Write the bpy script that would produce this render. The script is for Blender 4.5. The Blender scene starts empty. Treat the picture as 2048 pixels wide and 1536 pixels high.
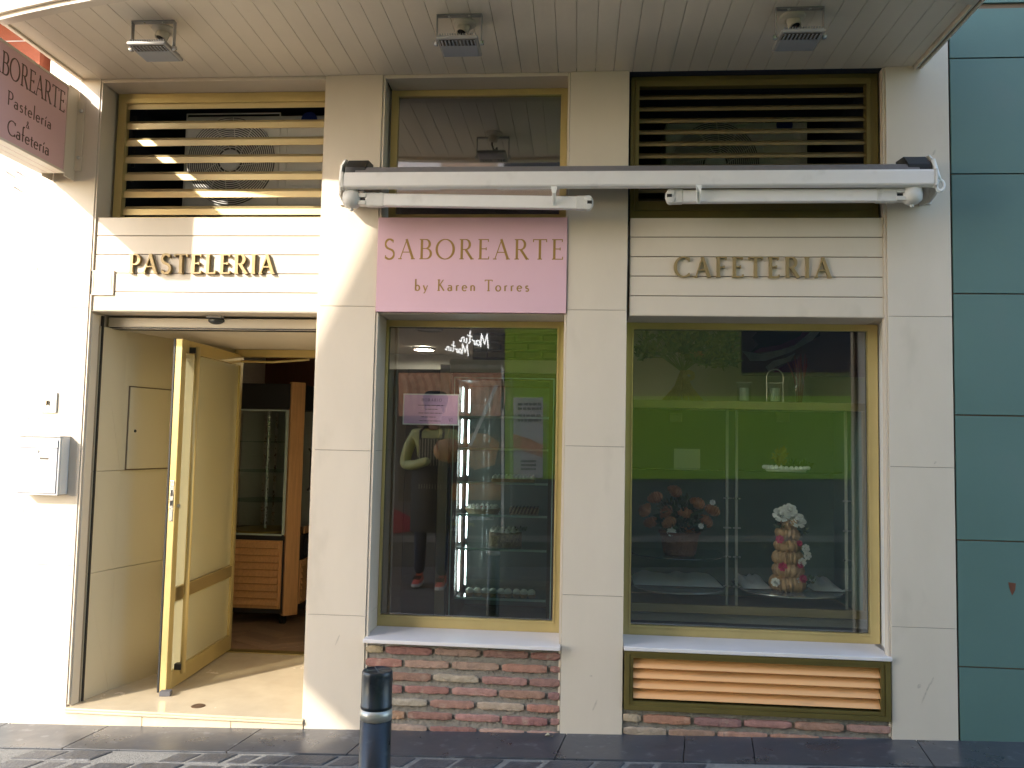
import bpy, bmesh, math, random
from mathutils import Vector, Matrix
R = random.Random(7)
S = bpy.context.scene
COL = S.collection
rad = math.radians

# ------------------------------------------------------------------ camera
CW, CH, CF = 2048.0, 1536.0, 1630.0
YAW, PITCH, ROLL = rad(4.596), rad(3.852), rad(1.195)
CAM = Vector((0.0, -4.3, 1.5))
_f = Vector((-math.sin(YAW)*math.cos(PITCH), math.cos(YAW)*math.cos(PITCH), math.sin(PITCH)))
_r0 = Vector((math.cos(YAW), math.sin(YAW), 0)); _u0 = _r0.cross(_f)
_r = _r0*math.cos(ROLL)+_u0*math.sin(ROLL); _u = _u0*math.cos(ROLL)-_r0*math.sin(ROLL)
cam_d = bpy.data.cameras.new('camera'); cam = bpy.data.objects.new('camera', cam_d); COL.objects.link(cam)
cam_d.sensor_width = 36; cam_d.lens = 36*CF/CW; cam_d.clip_start = .02; cam_d.clip_end = 500
M = Matrix.Identity(4)
for i in range(3):
    M[i][0] = _r[i]; M[i][1] = _u[i]; M[i][2] = -_f[i]; M[i][3] = CAM[i]
cam.matrix_world = M
S.camera = cam

def at(x, y, Y=0.0):
    "survey point of the photograph on the plane at depth Y (metres behind the facade)"
    d = _r*((x-CW/2)/CF)-_u*((y-CH/2)/CF)+_f
    return CAM+d*((Y+4.3)/d.y)

def atx(x, y, X):
    d = _r*((x-CW/2)/CF)-_u*((y-CH/2)/CF)+_f
    return CAM+d*(X/d.x)

# ------------------------------------------------------------------ world, sun, exposure
SUN_DIR = Vector((.77, 1.0, -.64)).normalized()       # the way the light travels
W = bpy.data.worlds.new('World'); S.world = W; W.use_nodes = True
wn = W.node_tree; wn.nodes.clear()
wo = wn.nodes.new('ShaderNodeOutputWorld'); wb = wn.nodes.new('ShaderNodeBackground'); ws = wn.nodes.new('ShaderNodeTexSky')
ws.sky_type = 'NISHITA'; ws.sun_disc = False; ws.sun_elevation = rad(26.9); ws.sun_rotation = rad(217.6)
wb.inputs[1].default_value = .15
wn.links.new(ws.outputs[0], wb.inputs[0]); wn.links.new(wb.outputs[0], wo.inputs[0])
sl = bpy.data.lights.new('sun', 'SUN'); sl.energy = 2.0; sl.angle = rad(.7); sl.color = (.70, .64, .55)
so = bpy.data.objects.new('sun', sl); COL.objects.link(so); so.location = (-6, -9, 9)
so.rotation_euler = SUN_DIR.to_track_quat('-Z', 'Y').to_euler()
S.view_settings.view_transform = 'Standard'; S.view_settings.look = 'None'
S.view_settings.gamma = 1; S.view_settings.exposure = 2.3
S.render.engine = 'CYCLES'
cy = S.cycles
cy.use_denoising = True; cy.max_bounces = 10; cy.diffuse_bounces = 5; cy.glossy_bounces = 5
cy.transparent_max_bounces = 24; cy.sample_clamp_indirect = 6; cy.caustics_reflective = False; cy.caustics_refractive = False

# ------------------------------------------------------------------ materials
def srgb(r, g, b):
    f = lambda c: (c/255/12.92) if c/255 <= .04045 else ((c/255+.055)/1.055)**2.4
    return (f(r), f(g), f(b))

def mat(name, col, rough=.5, metal=0.0, var=.06, vscale=3.0, bump=0.0, bscale=60.0, spec=.5, stain=None, coat=0.0, emit=None, estr=0.0, attr=None, rvar=.08, stretch=None):
    m = bpy.data.materials.new(name); m.use_nodes = True
    nt = m.node_tree; p = nt.nodes['Principled BSDF']; L = nt.links.new
    p.inputs['Roughness'].default_value = rough; p.inputs['Metallic'].default_value = metal
    p.inputs['Specular IOR Level'].default_value = spec; p.inputs['Coat Weight'].default_value = coat
    p.inputs['Base Color'].default_value = (*col, 1)
    tc = nt.nodes.new('ShaderNodeTexCoord'); src = tc.outputs['Object']
    if stretch:
        mp = nt.nodes.new('ShaderNodeMapping'); mp.inputs['Scale'].default_value = stretch
        L(src, mp.inputs[0]); src = mp.outputs[0]
    base = None
    if attr:
        a = nt.nodes.new('ShaderNodeAttribute'); a.attribute_name = attr; base = a.outputs['Color']
    if var:
        n = nt.nodes.new('ShaderNodeTexNoise'); n.inputs['Scale'].default_value = vscale; n.inputs['Detail'].default_value = 6
        n.inputs['Roughness'].default_value = .65
        L(src, n.inputs['Vector'])
        mr = nt.nodes.new('ShaderNodeMapRange'); mr.inputs[1].default_value = .3; mr.inputs[2].default_value = .7
        mr.inputs[3].default_value = 1-var; mr.inputs[4].default_value = 1+var
        L(n.outputs[0], mr.inputs[0])
        mx = nt.nodes.new('ShaderNodeMix'); mx.data_type = 'RGBA'; mx.blend_type = 'MULTIPLY'; mx.inputs[0].default_value = 1
        mx.inputs[6].default_value = (*col, 1)
        if base is not None: L(base, mx.inputs[6])
        L(mr.outputs[0], mx.inputs[7]); base = mx.outputs[2]
        mr2 = nt.nodes.new('ShaderNodeMapRange'); mr2.inputs[1].default_value = .3; mr2.inputs[2].default_value = .7
        mr2.inputs[3].default_value = max(.02, rough-rvar); mr2.inputs[4].default_value = min(1, rough+rvar)
        L(n.outputs[0], mr2.inputs[0]); L(mr2.outputs[0], p.inputs['Roughness'])
    if stain:
        scol, samt, ssc = stain
        n2 = nt.nodes.new('ShaderNodeTexNoise'); n2.inputs['Scale'].default_value = ssc; n2.inputs['Detail'].default_value = 8
        L(src, n2.inputs['Vector'])
        r2 = nt.nodes.new('ShaderNodeMapRange'); r2.inputs[1].default_value = .60; r2.inputs[2].default_value = .74
        r2.inputs[3].default_value = 0; r2.inputs[4].default_value = samt
        L(n2.outputs[0], r2.inputs[0])
        m2 = nt.nodes.new('ShaderNodeMix'); m2.data_type = 'RGBA'; L(r2.outputs[0], m2.inputs[0])
        m2.inputs[6].default_value = (*col, 1)
        if base is not None: L(base, m2.inputs[6])
        m2.inputs[7].default_value = (*scol, 1); base = m2.outputs[2]
    if base is not None: L(base, p.inputs['Base Color'])
    if bump:
        nb = nt.nodes.new('ShaderNodeTexNoise'); nb.inputs['Scale'].default_value = bscale; nb.inputs['Detail'].default_value = 5
        L(src, nb.inputs['Vector'])
        b = nt.nodes.new('ShaderNodeBump'); b.inputs['Strength'].default_value = bump; b.inputs['Distance'].default_value = .01
        L(nb.outputs[0], b.inputs['Height']); L(b.outputs[0], p.inputs['Normal'])
    if emit:
        p.inputs['Emission Color'].default_value = (*emit, 1); p.inputs['Emission Strength'].default_value = estr
    return m

def glass(name, tint=(.86, .9, .88), base=.05, gain=1.3, rough=0.0):
    m = bpy.data.materials.new(name); m.use_nodes = True
    nt = m.node_tree; nt.nodes.clear(); L = nt.links.new
    o = nt.nodes.new('ShaderNodeOutputMaterial'); mx = nt.nodes.new('ShaderNodeMixShader')
    t = nt.nodes.new('ShaderNodeBsdfTransparent'); g = nt.nodes.new('ShaderNodeBsdfGlossy'); fr = nt.nodes.new('ShaderNodeFresnel')
    t.inputs[0].default_value = (*tint, 1); g.inputs['Roughness'].default_value = rough; g.inputs[0].default_value = (1, 1, 1, 1)
    fr.inputs[0].default_value = 1.5
    geo = nt.nodes.new('ShaderNodeNewGeometry'); inv = nt.nodes.new('ShaderNodeMath'); inv.operation = 'SUBTRACT'; inv.inputs[0].default_value = 1
    L(geo.outputs['Backfacing'], inv.inputs[1])                      # only the outer skin mirrors, the inner skin just passes
    ma = nt.nodes.new('ShaderNodeMath'); ma.operation = 'MULTIPLY_ADD'; ma.inputs[1].default_value = gain; ma.inputs[2].default_value = base
    L(fr.outputs[0], ma.inputs[0])
    mu = nt.nodes.new('ShaderNodeMath'); mu.operation = 'MULTIPLY'; mu.use_clamp = True
    L(ma.outputs[0], mu.inputs[0]); L(inv.outputs[0], mu.inputs[1])
    L(mu.outputs[0], mx.inputs[0]); L(t.outputs[0], mx.inputs[1]); L(g.outputs[0], mx.inputs[2]); L(mx.outputs[0], o.inputs[0])
    return m

def filmglass(name, tint, base, gain, rough):
    "glass with a pale translucent film: part of the light is scattered through"
    m = glass(name, tint, base, gain, rough); nt = m.node_tree; L = nt.links.new
    o = [n for n in nt.nodes if n.type == 'OUTPUT_MATERIAL'][0]; top = o.inputs[0].links[0].from_node
    d = nt.nodes.new('ShaderNodeBsdfTranslucent'); d.inputs[0].default_value = (.86, .82, .62, 1)
    d2 = nt.nodes.new('ShaderNodeBsdfDiffuse'); d2.inputs[0].default_value = (.80, .76, .56, 1)
    a = nt.nodes.new('ShaderNodeMixShader'); a.inputs[0].default_value = .5; L(d.outputs[0], a.inputs[1]); L(d2.outputs[0], a.inputs[2])
    b = nt.nodes.new('ShaderNodeMixShader'); b.inputs[0].default_value = .42; L(top.outputs[0], b.inputs[1]); L(a.outputs[0], b.inputs[2]); L(b.outputs[0], o.inputs[0])
    return m

CREAM = (.66, .578, .47)
MT = {}
MT['cream'] = mat('cream painted panel', CREAM, .42, var=.045, vscale=1.3, bump=.05, bscale=9, stain=((.46, .40, .31), .45, 2.3), stretch=(1.7, 1.7, .75))
MT['soffit'] = mat('cream painted boards', (.74, .655, .53), .45, var=.05, vscale=2.0, bump=.05, bscale=30)
MT['scuff'] = mat('grey scuff', (.54, .47, .38), .8, var=.2, vscale=60)
MT['gap'] = mat('shadow gap filler', (.16, .11, .07), .8)
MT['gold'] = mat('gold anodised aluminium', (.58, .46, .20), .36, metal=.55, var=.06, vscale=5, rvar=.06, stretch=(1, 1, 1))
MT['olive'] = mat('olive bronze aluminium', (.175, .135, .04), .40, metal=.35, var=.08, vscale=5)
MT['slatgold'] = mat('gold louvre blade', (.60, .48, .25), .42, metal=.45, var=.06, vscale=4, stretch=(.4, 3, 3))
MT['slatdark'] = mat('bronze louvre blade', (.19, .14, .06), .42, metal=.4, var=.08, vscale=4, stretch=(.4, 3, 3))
MT['orange'] = mat('ochre louvre blade', (.84, .43, .165), .42, metal=.25, var=.07, vscale=3, stretch=(.4, 3, 3), stain=((.35, .2, .08), .4, 9))
MT['pink'] = mat('pink sign board', (.70, .45, .52), .36, var=.02, vscale=2)
MT['pinkdim'] = mat('pink hanging sign face', (.66, .42, .43), .3, var=.03, vscale=2)
MT['goldtext'] = mat('gold vinyl lettering', (.36, .215, .055), .38, metal=.3, var=.05)
MT['brass'] = mat('brass letter metal', (.34, .245, .11), .42, metal=.3, var=.06, vscale=12)
MT['brown'] = mat('brown vinyl lettering', (.10, .055, .035), .5)
MT['white'] = mat('white enamel', (.80, .80, .77), .35, var=.03, vscale=8)
MT['boxwhite'] = mat('white letter box enamel', (.64, .65, .66), .35, var=.03, vscale=8)
MT['awn'] = mat('white lacquered aluminium', (.74, .72, .70), .36, var=.04, vscale=5, stain=((.35, .33, .30), .25, 9))
MT['awncap'] = mat('grey white plastic', (.62, .61, .58), .45, var=.06, vscale=14, stain=((.3, .28, .26), .4, 22))
MT['canvas'] = mat('grey awning canvas', (.17, .16, .165), .85, var=.1, vscale=30, bump=.2, bscale=300)
MT['black'] = mat('black plastic', (.012, .012, .013), .45)
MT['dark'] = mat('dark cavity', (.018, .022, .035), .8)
MT['steel'] = mat('brushed steel', (.55, .55, .54), .3, metal=1, var=.08, vscale=40)
MT['lampgrey'] = mat('grey die cast metal', (.33, .32, .31), .5, metal=.3, var=.08, vscale=20)
MT['lens'] = mat('frosted lamp glass', (.30, .31, .33), .10, var=.03)
MT['reflector'] = mat('lamp reflector cells', (.12, .11, .10), .25, metal=.6)
MT['teal'] = mat('teal cladding panel', (.10, .18, .16), .5, var=.07, vscale=1.3, bump=.04, bscale=40, stain=((.12, .17, .16), .35, 2.6))
MT['stucco'] = mat('white rough stucco', (.78, .76, .70), .9, var=.04, vscale=4, bump=.8, bscale=45)
MT['sill'] = mat('white stone sill', (.74, .70, .68), .4, var=.04, vscale=8)
MT['marble'] = mat('cream marble', (.56, .47, .33), .22, var=.10, vscale=2.4, stain=((.50, .38, .24), .5, 3.0))
MT['marbleside'] = mat('cream marble riser', (.62, .52, .38), .4, var=.12, vscale=6, stain=((.36, .27, .18), .6, 8))
MT['mortar'] = mat('rough grey mortar', (.235, .215, .185), .95, var=.2, vscale=18, bump=1.0, bscale=55)
MT['brick'] = mat('thin clay brick', (.4, .2, .15), .9, var=.2, vscale=24, bump=.7, bscale=70, attr='tone', stain=((.50, .40, .30), .55, 11))
MT['slate'] = mat('dark slate slab', (.058, .062, .072), .34, var=.22, vscale=4, bump=.07, bscale=22, stain=((.20, .21, .22), .6, 15), rvar=.12)
MT['cobble'] = mat('dark granite sett', (.070, .072, .078), .5, var=.35, vscale=22, bump=.45, bscale=75, rvar=.15, stain=((.16, .16, .17), .6, 30))
MT['joint'] = mat('pale sand joint', (.21, .205, .19), .95, var=.2, vscale=40, bump=.6, bscale=120)
MT['bollard'] = mat('blue black bollard paint', (.012, .019, .026), .34, var=.3, vscale=16, stain=((.075, .085, .09), .55, 26), bump=.06, bscale=40)
MT['rubber'] = mat('grey rubber', (.10, .10, .11), .8)
MT['alu'] = mat('pale air unit casing', (.78, .76, .72), .5, var=.04)
MT['alubk'] = mat('air unit fan well', (.06, .06, .065), .6)
MT['blue'] = mat('blue badge', (.02, .04, .22), .4)
MT['wood'] = mat('orange oak trim', (.58, .32, .14), .45, var=.14, vscale=5, stretch=(14, 14, .8))
MT['woodfl'] = mat('oak floor', (.32, .21, .14), .4, var=.25, vscale=6, stretch=(5, 1.2, 1))
MT['redwood'] = mat('reddish wood panel', (.15, .055, .03), .45, var=.15, vscale=5, stretch=(10, 10, .8))
MT['black2'] = mat('matt black cabinet', (.02, .018, .018), .5)
MT['intwall'] = mat('pale interior paint', (.50, .44, .36), .7, var=.03)
MT['intceil'] = mat('interior ceiling paint', (.42, .40, .36), .8, var=.02)
MT['lobby'] = mat('cream lobby laminate', (.60, .52, .37), .33, var=.012, vscale=2, rvar=.05)
MT['glass'] = glass('shop window glass', (.91, .94, .93), .075, 2.3)
MT['clear'] = glass('clear thin glass', (.95, .97, .96), .01, 1.0)
MT['green'] = glass('green fridge glass', (.86, .93, .91), .02, 1.1)
MT['doorglass'] = filmglass('amber door glass', (.97, .96, .84), .12, 1.8, .02)
MT['shelf'] = glass('greenish shelf glass', (.80, .89, .86), .03, 1.0)
MT['led'] = mat('lit tube', (.9, .95, 1), .4, var=0, emit=(.90, .96, 1), estr=3.6)
MT['lampon'] = mat('lit ceiling lamp', (1, .95, .85), .4, var=0, emit=(1, .9, .72), estr=85)
MT['paper'] = mat('white paper', (.82, .80, .76), .8)
MT['notice'] = mat('pink notice paper', (.78, .46, .70), .55, var=.02)
MT['crust'] = mat('baked golden crust', (.47, .29, .135), .45, var=.28, vscale=16, bump=.2, bscale=60)
MT['crustdk'] = mat('baked brown crust', (.40, .17, .055), .45, var=.28, vscale=16, bump=.2, bscale=60)
MT['cream2'] = mat('whipped cream', (.78, .74, .64), .6, var=.05)
MT['nut'] = mat('chopped nut coating', (.36, .25, .14), .8, var=.5, vscale=60, bump=.8, bscale=80)
MT['rosew'] = mat('pale rose petals', (.80, .80, .74), .6, var=.06)
MT['rosep'] = mat('magenta petals', (.60, .06, .14), .6, var=.15)
MT['orangepet'] = mat('orange petals', (.40, .17, .075), .55, var=.25, vscale=20)
MT['leaf'] = mat('dark green leaf', (.035, .075, .02), .55, var=.3, vscale=9)
MT['leaf2'] = mat('olive dried leaf', (.12, .15, .03), .6, var=.3, vscale=9)
MT['straw'] = mat('dry raffia', (.45, .33, .10), .8, var=.2, vscale=30)
MT['wicker'] = mat('brown wicker', (.14, .06, .03), .7, var=.3, vscale=40, bump=.8, bscale=90)
MT['stone'] = mat('pale rendered facade', (.66, .62, .55), .8, var=.08, bump=.2, bscale=20)
MT['opptrim'] = mat('grey stone trim', (.26, .25, .23), .6)
MT['oppgrey'] = mat('grey facade metal', (.12, .12, .12), .5)
MT['oppdark'] = mat('dark shop interior', (.02, .025, .03), .6)
MT['lime'] = mat('lime green facade panel', (.31, .50, .045), .45, var=.03)
MT['orangewood'] = mat('tan timber cladding', (.50, .38, .27), .6, var=.1)
MT['redbrick'] = mat('orange red brick facade', (.40, .13, .075), .85, var=.12, vscale=12, bump=.3, bscale=40)
MT['skin'] = mat('skin', (.50, .29, .20), .5, var=.04)
MT['jean'] = mat('blue denim', (.035, .05, .09), .85, var=.15, vscale=30)
MT['jacket'] = mat('dark jacket', (.018, .02, .022), .8, var=.1)
MT['hair'] = mat('dark brown hair', (.03, .018, .012), .5)
MT['coral'] = mat('coral trainer', (.70, .14, .10), .6)
MT['sole'] = mat('white trainer sole', (.7, .68, .62), .7)
# poster inks
MT['inkolive'] = mat('olive knit', (.46, .48, .20), .5, var=.08)
MT['inkskin'] = mat('poster ink skin', (.45, .24, .17), .5)
MT['inkblack'] = mat('poster ink black', (.018, .018, .02), .5)
MT['inkbrown'] = mat('poster ink brown', (.58, .32, .20), .5, var=.3, vscale=9)
MT['inkbread'] = mat('poster ink bread', (.42, .22, .08), .5, var=.35, vscale=12)
MT['inkpale'] = mat('poster ink pale', (.62, .60, .55), .5)
MT['inkgrey'] = mat('poster ink grey', (.50, .50, .48), .5, var=.1)
MT['inkred'] = mat('red cushion', (.28, .03, .05), .7)
MT['yellowink'] = mat('yellow lettering', (.5, .5, .05), .5)
MT['purple'] = mat('plum cloth', (.16, .015, .09), .7, var=.2)
MT['mauve'] = mat('mauve canvas', (.20, .13, .15), .7, var=.1)
MT['silver'] = mat('silver grey ribbon', (.40, .40, .40), .4, var=.25, vscale=14)

# ------------------------------------------------------------------ mesh builder
class MB:
    def __init__(s): s.v = []; s.f = []; s.mi = []; s.c = []; s.col = None; s.m = 0
    def add(s, vs, fs):
        b = len(s.v); s.v += [Vector(v) for v in vs]
        for f in fs: s.f.append([b+i for i in f]); s.mi.append(s.m); s.c.append(s.col)
        return s
    def box(s, x0, x1, y0, y1, z0, z1):
        return s.add([(x, y, z) for z in (z0, z1) for y in (y0, y1) for x in (x0, x1)],
                     [(0, 2, 3, 1), (4, 5, 7, 6), (0, 1, 5, 4), (2, 6, 7, 3), (0, 4, 6, 2), (1, 3, 7, 5)])
    def obox(s, o, a, b, c):
        o, a, b, c = Vector(o), Vector(a), Vector(b), Vector(c)
        if a.cross(b).dot(c) < 0: a, b = b, a
        vs = [o, o+a, o+b, o+a+b, o+c, o+a+c, o+b+c, o+a+b+c]
        return s.add(vs, [(0, 2, 3, 1), (4, 5, 7, 6), (0, 1, 5, 4), (2, 6, 7, 3), (0, 4, 6, 2), (1, 3, 7, 5)])
    def prism(s, pts, d):
        "planar polygon pts extruded by vector d"
        d = Vector(d); n = len(pts); P = [Vector(p) for p in pts]
        nn = Vector()
        for i in range(n): nn += P[i].cross(P[(i+1) % n])
        if nn.dot(d) > 0: P = P[::-1]
        return s.add(P+[p+d for p in P], [list(range(n)), list(range(2*n-1, n-1, -1))]+[(i, i+n, (i+1) % n+n, (i+1) % n) for i in range(n)])
    def tube(s, pts, r, n=10, closed=False, caps=True):
        P = [Vector(p) for p in pts]; k = len(P); rs = r if isinstance(r, (list, tuple)) else [r]*k
        vs = []; prev = None
        for i in range(k):
            t = (P[(i+1) % k]-P[i-1]) if closed else (P[min(i+1, k-1)]-P[max(i-1, 0)])
            t.normalize()
            if prev is None:
                a = Vector((0, 0, 1)) if abs(t.z) < .9 else Vector((1, 0, 0)); u = t.cross(a).normalized()
            else:
                u = prev-t*prev.dot(t); u = u.normalized() if u.length > 1e-6 else prev
            prev = u; w = t.cross(u)
            vs += [P[i]+(u*math.cos(q*2*math.pi/n)+w*math.sin(q*2*math.pi/n))*rs[i] for q in range(n)]
        fs = []
        for i in range(k if closed else k-1):
            j = (i+1) % k
            fs += [(i*n+q, i*n+(q+1) % n, j*n+(q+1) % n, j*n+q) for q in range(n)]
        if caps and not closed: fs += [list(range(n))[::-1], [(k-1)*n+q for q in range(n)]]
        return s.add(vs, fs)
    def lathe(s, prof, o, axis=(0, 0, 1), n=24, a0=0, a1=2*math.pi):
        o = Vector(o); ax = Vector(axis).normalized(); a = Vector((1, 0, 0)) if abs(ax.x) < .9 else Vector((0, 1, 0))
        u = (a-ax*a.dot(ax)).normalized(); w = ax.cross(u); full = abs(a1-a0-2*math.pi) < 1e-6; m = n if full else n+1
        vs = []
        for (r, h) in prof:
            for q in range(m):
                t = a0+(a1-a0)*q/n; vs.append(o+ax*h+(u*math.cos(t)+w*math.sin(t))*max(r, 1e-5))
        fs = []
        for i in range(len(prof)-1):
            for q in range(n if full else n):
                q2 = (q+1) % m; fs.append((i*m+q, i*m+q2, (i+1)*m+q2, (i+1)*m+q))
        return s.add(vs, fs)
    def ball(s, o, r, n=10, k=7, sc=(1, 1, 1)):
        o = Vector(o); vs = []; fs = []
        for i in range(k+1):
            p = math.pi*i/k
            for q in range(n):
                t = 2*math.pi*q/n; vs.append(o+Vector((r*sc[0]*math.sin(p)*math.cos(t), r*sc[1]*math.sin(p)*math.sin(t), r*sc[2]*math.cos(p))))
        for i in range(k):
            for q in range(n): fs.append((i*n+q, (i+1)*n+q, (i+1)*n+(q+1) % n, i*n+(q+1) % n))
        return s.add(vs, fs)
    def build(s, name, mats, parent=None, bevel=0, smooth=False, seg=2):
        if not isinstance(mats, (list, tuple)): mats = [mats]
        me = bpy.data.meshes.new(name); me.from_pydata([tuple(v) for v in s.v], [], s.f)
        for m in mats: me.materials.append(MT[m] if isinstance(m, str) else m)
        for p, i in zip(me.polygons, s.mi): p.material_index = i
        if any(c is not None for c in s.c):
            ca = me.color_attributes.new('tone', 'FLOAT_COLOR', 'CORNER'); k = 0
            for p, c in zip(me.polygons, s.c):
                for _ in p.vertices: ca.data[k].color = (*(c or (.4, .2, .15)), 1); k += 1
        bm = bmesh.new(); bm.from_mesh(me)
        bmesh.ops.remove_doubles(bm, verts=bm.verts, dist=1e-6)
        if bevel:
            es = [e for e in bm.edges if len(e.link_faces) == 2 and e.calc_face_angle(0) > .6]
            bmesh.ops.bevel(bm, geom=es, offset=bevel, segments=seg, affect='EDGES', profile=.6, clamp_overlap=True)
        bm.to_mesh(me); bm.free()
        if smooth:
            for p in me.polygons: p.use_smooth = True
        o = bpy.data.objects.new(name, me); COL.objects.link(o)
        if parent is not None: adopt(o, parent)
        return o

def adopt(o, parent):
    o.parent = parent
    q = Matrix.Identity(4); p = parent
    while p is not None:
        q = p.matrix_basis.copy() if p.parent is None else p.matrix_parent_inverse @ p.matrix_basis
        break
    if parent.parent is None: o.matrix_parent_inverse = Matrix.Translation(-parent.location)
    return o

def tag(o, label, cat, group=None, kind=None):
    if label: o['label'] = label
    if cat: o['category'] = cat
    if group: o['group'] = group
    if kind: o['kind'] = kind
    return o

def thing(name, label, cat, loc=(0, 0, 0), group=None):
    o = bpy.data.objects.new(name, None); COL.objects.link(o); o.location = loc; o.empty_display_size = .1
    return tag(o, label, cat, group)

def copy_tree(o, parent=None):
    c = o.copy(); COL.objects.link(c)
    if parent is not None: c.parent = parent
    for ch in list(o.children): copy_tree(ch, c)
    return c

def structure(o): o['kind'] = 'structure'; return o

# ------------------------------------------------------------------ drawn lettering (stroke glyphs)
def arc(cx, cy_, rx, ry, a0, a1, n=18):
    return [(cx+rx*math.cos(rad(a0+(a1-a0)*i/n)), cy_+ry*math.sin(rad(a0+(a1-a0)*i/n))) for i in range(n+1)]
# every stroke: (points, mode)   mode: 'c' contrast, 'T' thick, 't' thin, 'm' middle, 's' serif
def _sf(x, y, h=.11): return ([(x-h, y), (x+h, y)], 's')
GL = {
 'I': (.30, [([(.15, 0), (.15, 1)], 'T'), _sf(.15, .02), _sf(.15, .98)]),
 'A': (.78, [([(.06, 0), (.385, 1)], 't'), ([(.36, 1), (.70, 0)], 'T'), ([(.17, .35), (.57, .35)], 't'), _sf(.06, .02, .09), _sf(.70, .02, .10)]),
 'B': (.64, [([(.15, 0), (.15, 1)], 'T'), ([(.04, .98), (.36, .98)]+arc(.34, .755, .20, .225, 90, -90)+[(.15, .53)], 'c'), ([(.15, .53)]+arc(.36, .275, .245, .255, 90, -90)+[(.04, .02)], 'c')]),
 'O': (.94, [(arc(.47, .5, .42, .49, 0, 360, 36), 'c')]),
 'R': (.72, [([(.15, 0), (.15, 1)], 'T'), ([(.04, .98), (.36, .98)]+arc(.34, .735, .20, .245, 90, -90)+[(.15, .49)], 'c'), ([(.34, .49), (.66, 0)], 'T'), _sf(.15, .02), _sf(.67, .02, .08)]),
 'E': (.60, [([(.15, 0), (.15, 1)], 'T'), ([(.04, .98), (.53, .98)], 't'), ([(.15, .52), (.43, .52)], 't'), ([(.04, .02), (.55, .02)], 't'), ([(.53, 1), (.53, .87)], 't'), ([(.55, 0), (.56, .14)], 't'), ([(.43, .59), (.43, .45)], 't')]),
 'F': (.57, [([(.15, 0), (.15, 1)], 'T'), ([(.04, .98), (.53, .98)], 't'), ([(.15, .50), (.43, .50)], 't'), ([(.53, 1), (.53, .87)], 't'), ([(.43, .57), (.43, .43)], 't'), _sf(.15, .02)]),
 'T': (.70, [([(.35, 0), (.35, 1)], 'T'), ([(.03, .98), (.67, .98)], 't'), ([(.03, 1), (.03, .86)], 't'), ([(.67, 1), (.67, .86)], 't'), _sf(.35, .02)]),
 'P': (.60, [([(.15, 0), (.15, 1)], 'T'), ([(.04, .98), (.34, .98)]+arc(.33, .72, .22, .26, 90, -90)+[(.15, .46)], 'c'), _sf(.15, .02)]),
 'L': (.58, [([(.15, 0), (.15, 1)], 'T'), ([(.04, .02), (.54, .02)], 't'), ([(.54, 0), (.55, .17)], 't'), _sf(.15, .98)]),
 'C': (.78, [(arc(.45, .5, .40, .49, 48, 312, 30), 'c'), ([(.72, .97), (.72, .78)], 't'), ([(.73, .03), (.715, .2)], 't')]),
 'S': (.56, [(arc(.28, .755, .20, .235, 38, 250, 18)+arc(.28, .245, .23, .245, 80, -142, 20), 'm'), ([(.46, .97), (.45, .82)], 't'), ([(.08, .03), (.09, .19)], 't')]),
 'H': (.8, [([(.15, 0), (.15, 1)], 'T'), ([(.65, 0), (.65, 1)], 'T'), ([(.15, .5), (.65, .5)], 't'), _sf(.15, .02), _sf(.15, .98), _sf(.65, .02), _sf(.65, .98)]),
 'K': (.68, [([(.15, 0), (.15, 1)], 'T'), ([(.56, 1), (.16, .42)], 't'), ([(.26, .55), (.62, 0)], 'T'), _sf(.15, .02), _sf(.15, .98)]),
 'a': (.46, [(arc(.20, .355, .15, .125, 150, 0, 10)+[(.35, .10), (.38, .0)], 'c'), (arc(.19, .14, .15, .145, 0, 360, 20), 'c')]),
 's': (.36, [(arc(.18, .36, .115, .11, 40, 250, 12)+arc(.18, .12, .13, .12, 80, -145, 14), 'm')]),
 't': (.30, [([(.13, .66), (.13, .12)]+arc(.22, .10, .09, .10, 180, 290, 8), 'c'), ([(.02, .46), (.27, .46)], 't')]),
 'e': (.46, [(arc(.225, .24, .19, .24, 5, 318, 24), 'c'), ([(.04, .26), (.415, .26)], 't')]),
 'l': (.18, [([(.09, 0), (.09, 1.05)], 'T')]),
 'i': (.18, [([(.09, 0), (.09, .48)], 'T'), ([(.09, .62), (.09, .69)], 'T')]),
 'í': (.20, [([(.09, 0), (.09, .48)], 'T'), ([(.07, .60), (.17, .76)], 't')]),
 'r': (.31, [([(.09, 0), (.09, .48)], 'T'), (arc(.22, .33, .13, .145, 180, 60, 10), 'c')]),
 'f': (.28, [([(.11, 0), (.11, .85)]+arc(.21, .87, .10, .16, 180, 60, 8), 'c'), ([(.01, .46), (.25, .46)], 't')]),
 'b': (.50, [([(.09, 0), (.09, 1.05)], 'T'), (arc(.255, .24, .18, .24, 0, 360, 24), 'c')]),
 'y': (.44, [([(.03, .48), (.22, .0)], 'T'), ([(.40, .48), (.16, -.15), (.06, -.24)], 't')]),
 'n': (.48, [([(.09, 0), (.09, .48)], 'T'), (arc(.235, .31, .145, .17, 180, 0, 14)+[(.38, 0)], 'c')]),
 'o': (.50, [(arc(.25, .24, .205, .245, 0, 360, 28), 'c')]),
 '&': (.62, [([(.58, .0), (.20, .58)]+arc(.27, .72, .12, .14, 210, -30, 12)+[(.12, .36)]+arc(.23, .2, .19, .2, 150, 300, 12)+[(.5, .36)], 'm')]),
 ' ': (.30, []),
}
_CAP = set('IABOREFTPLCSHK')

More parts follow.
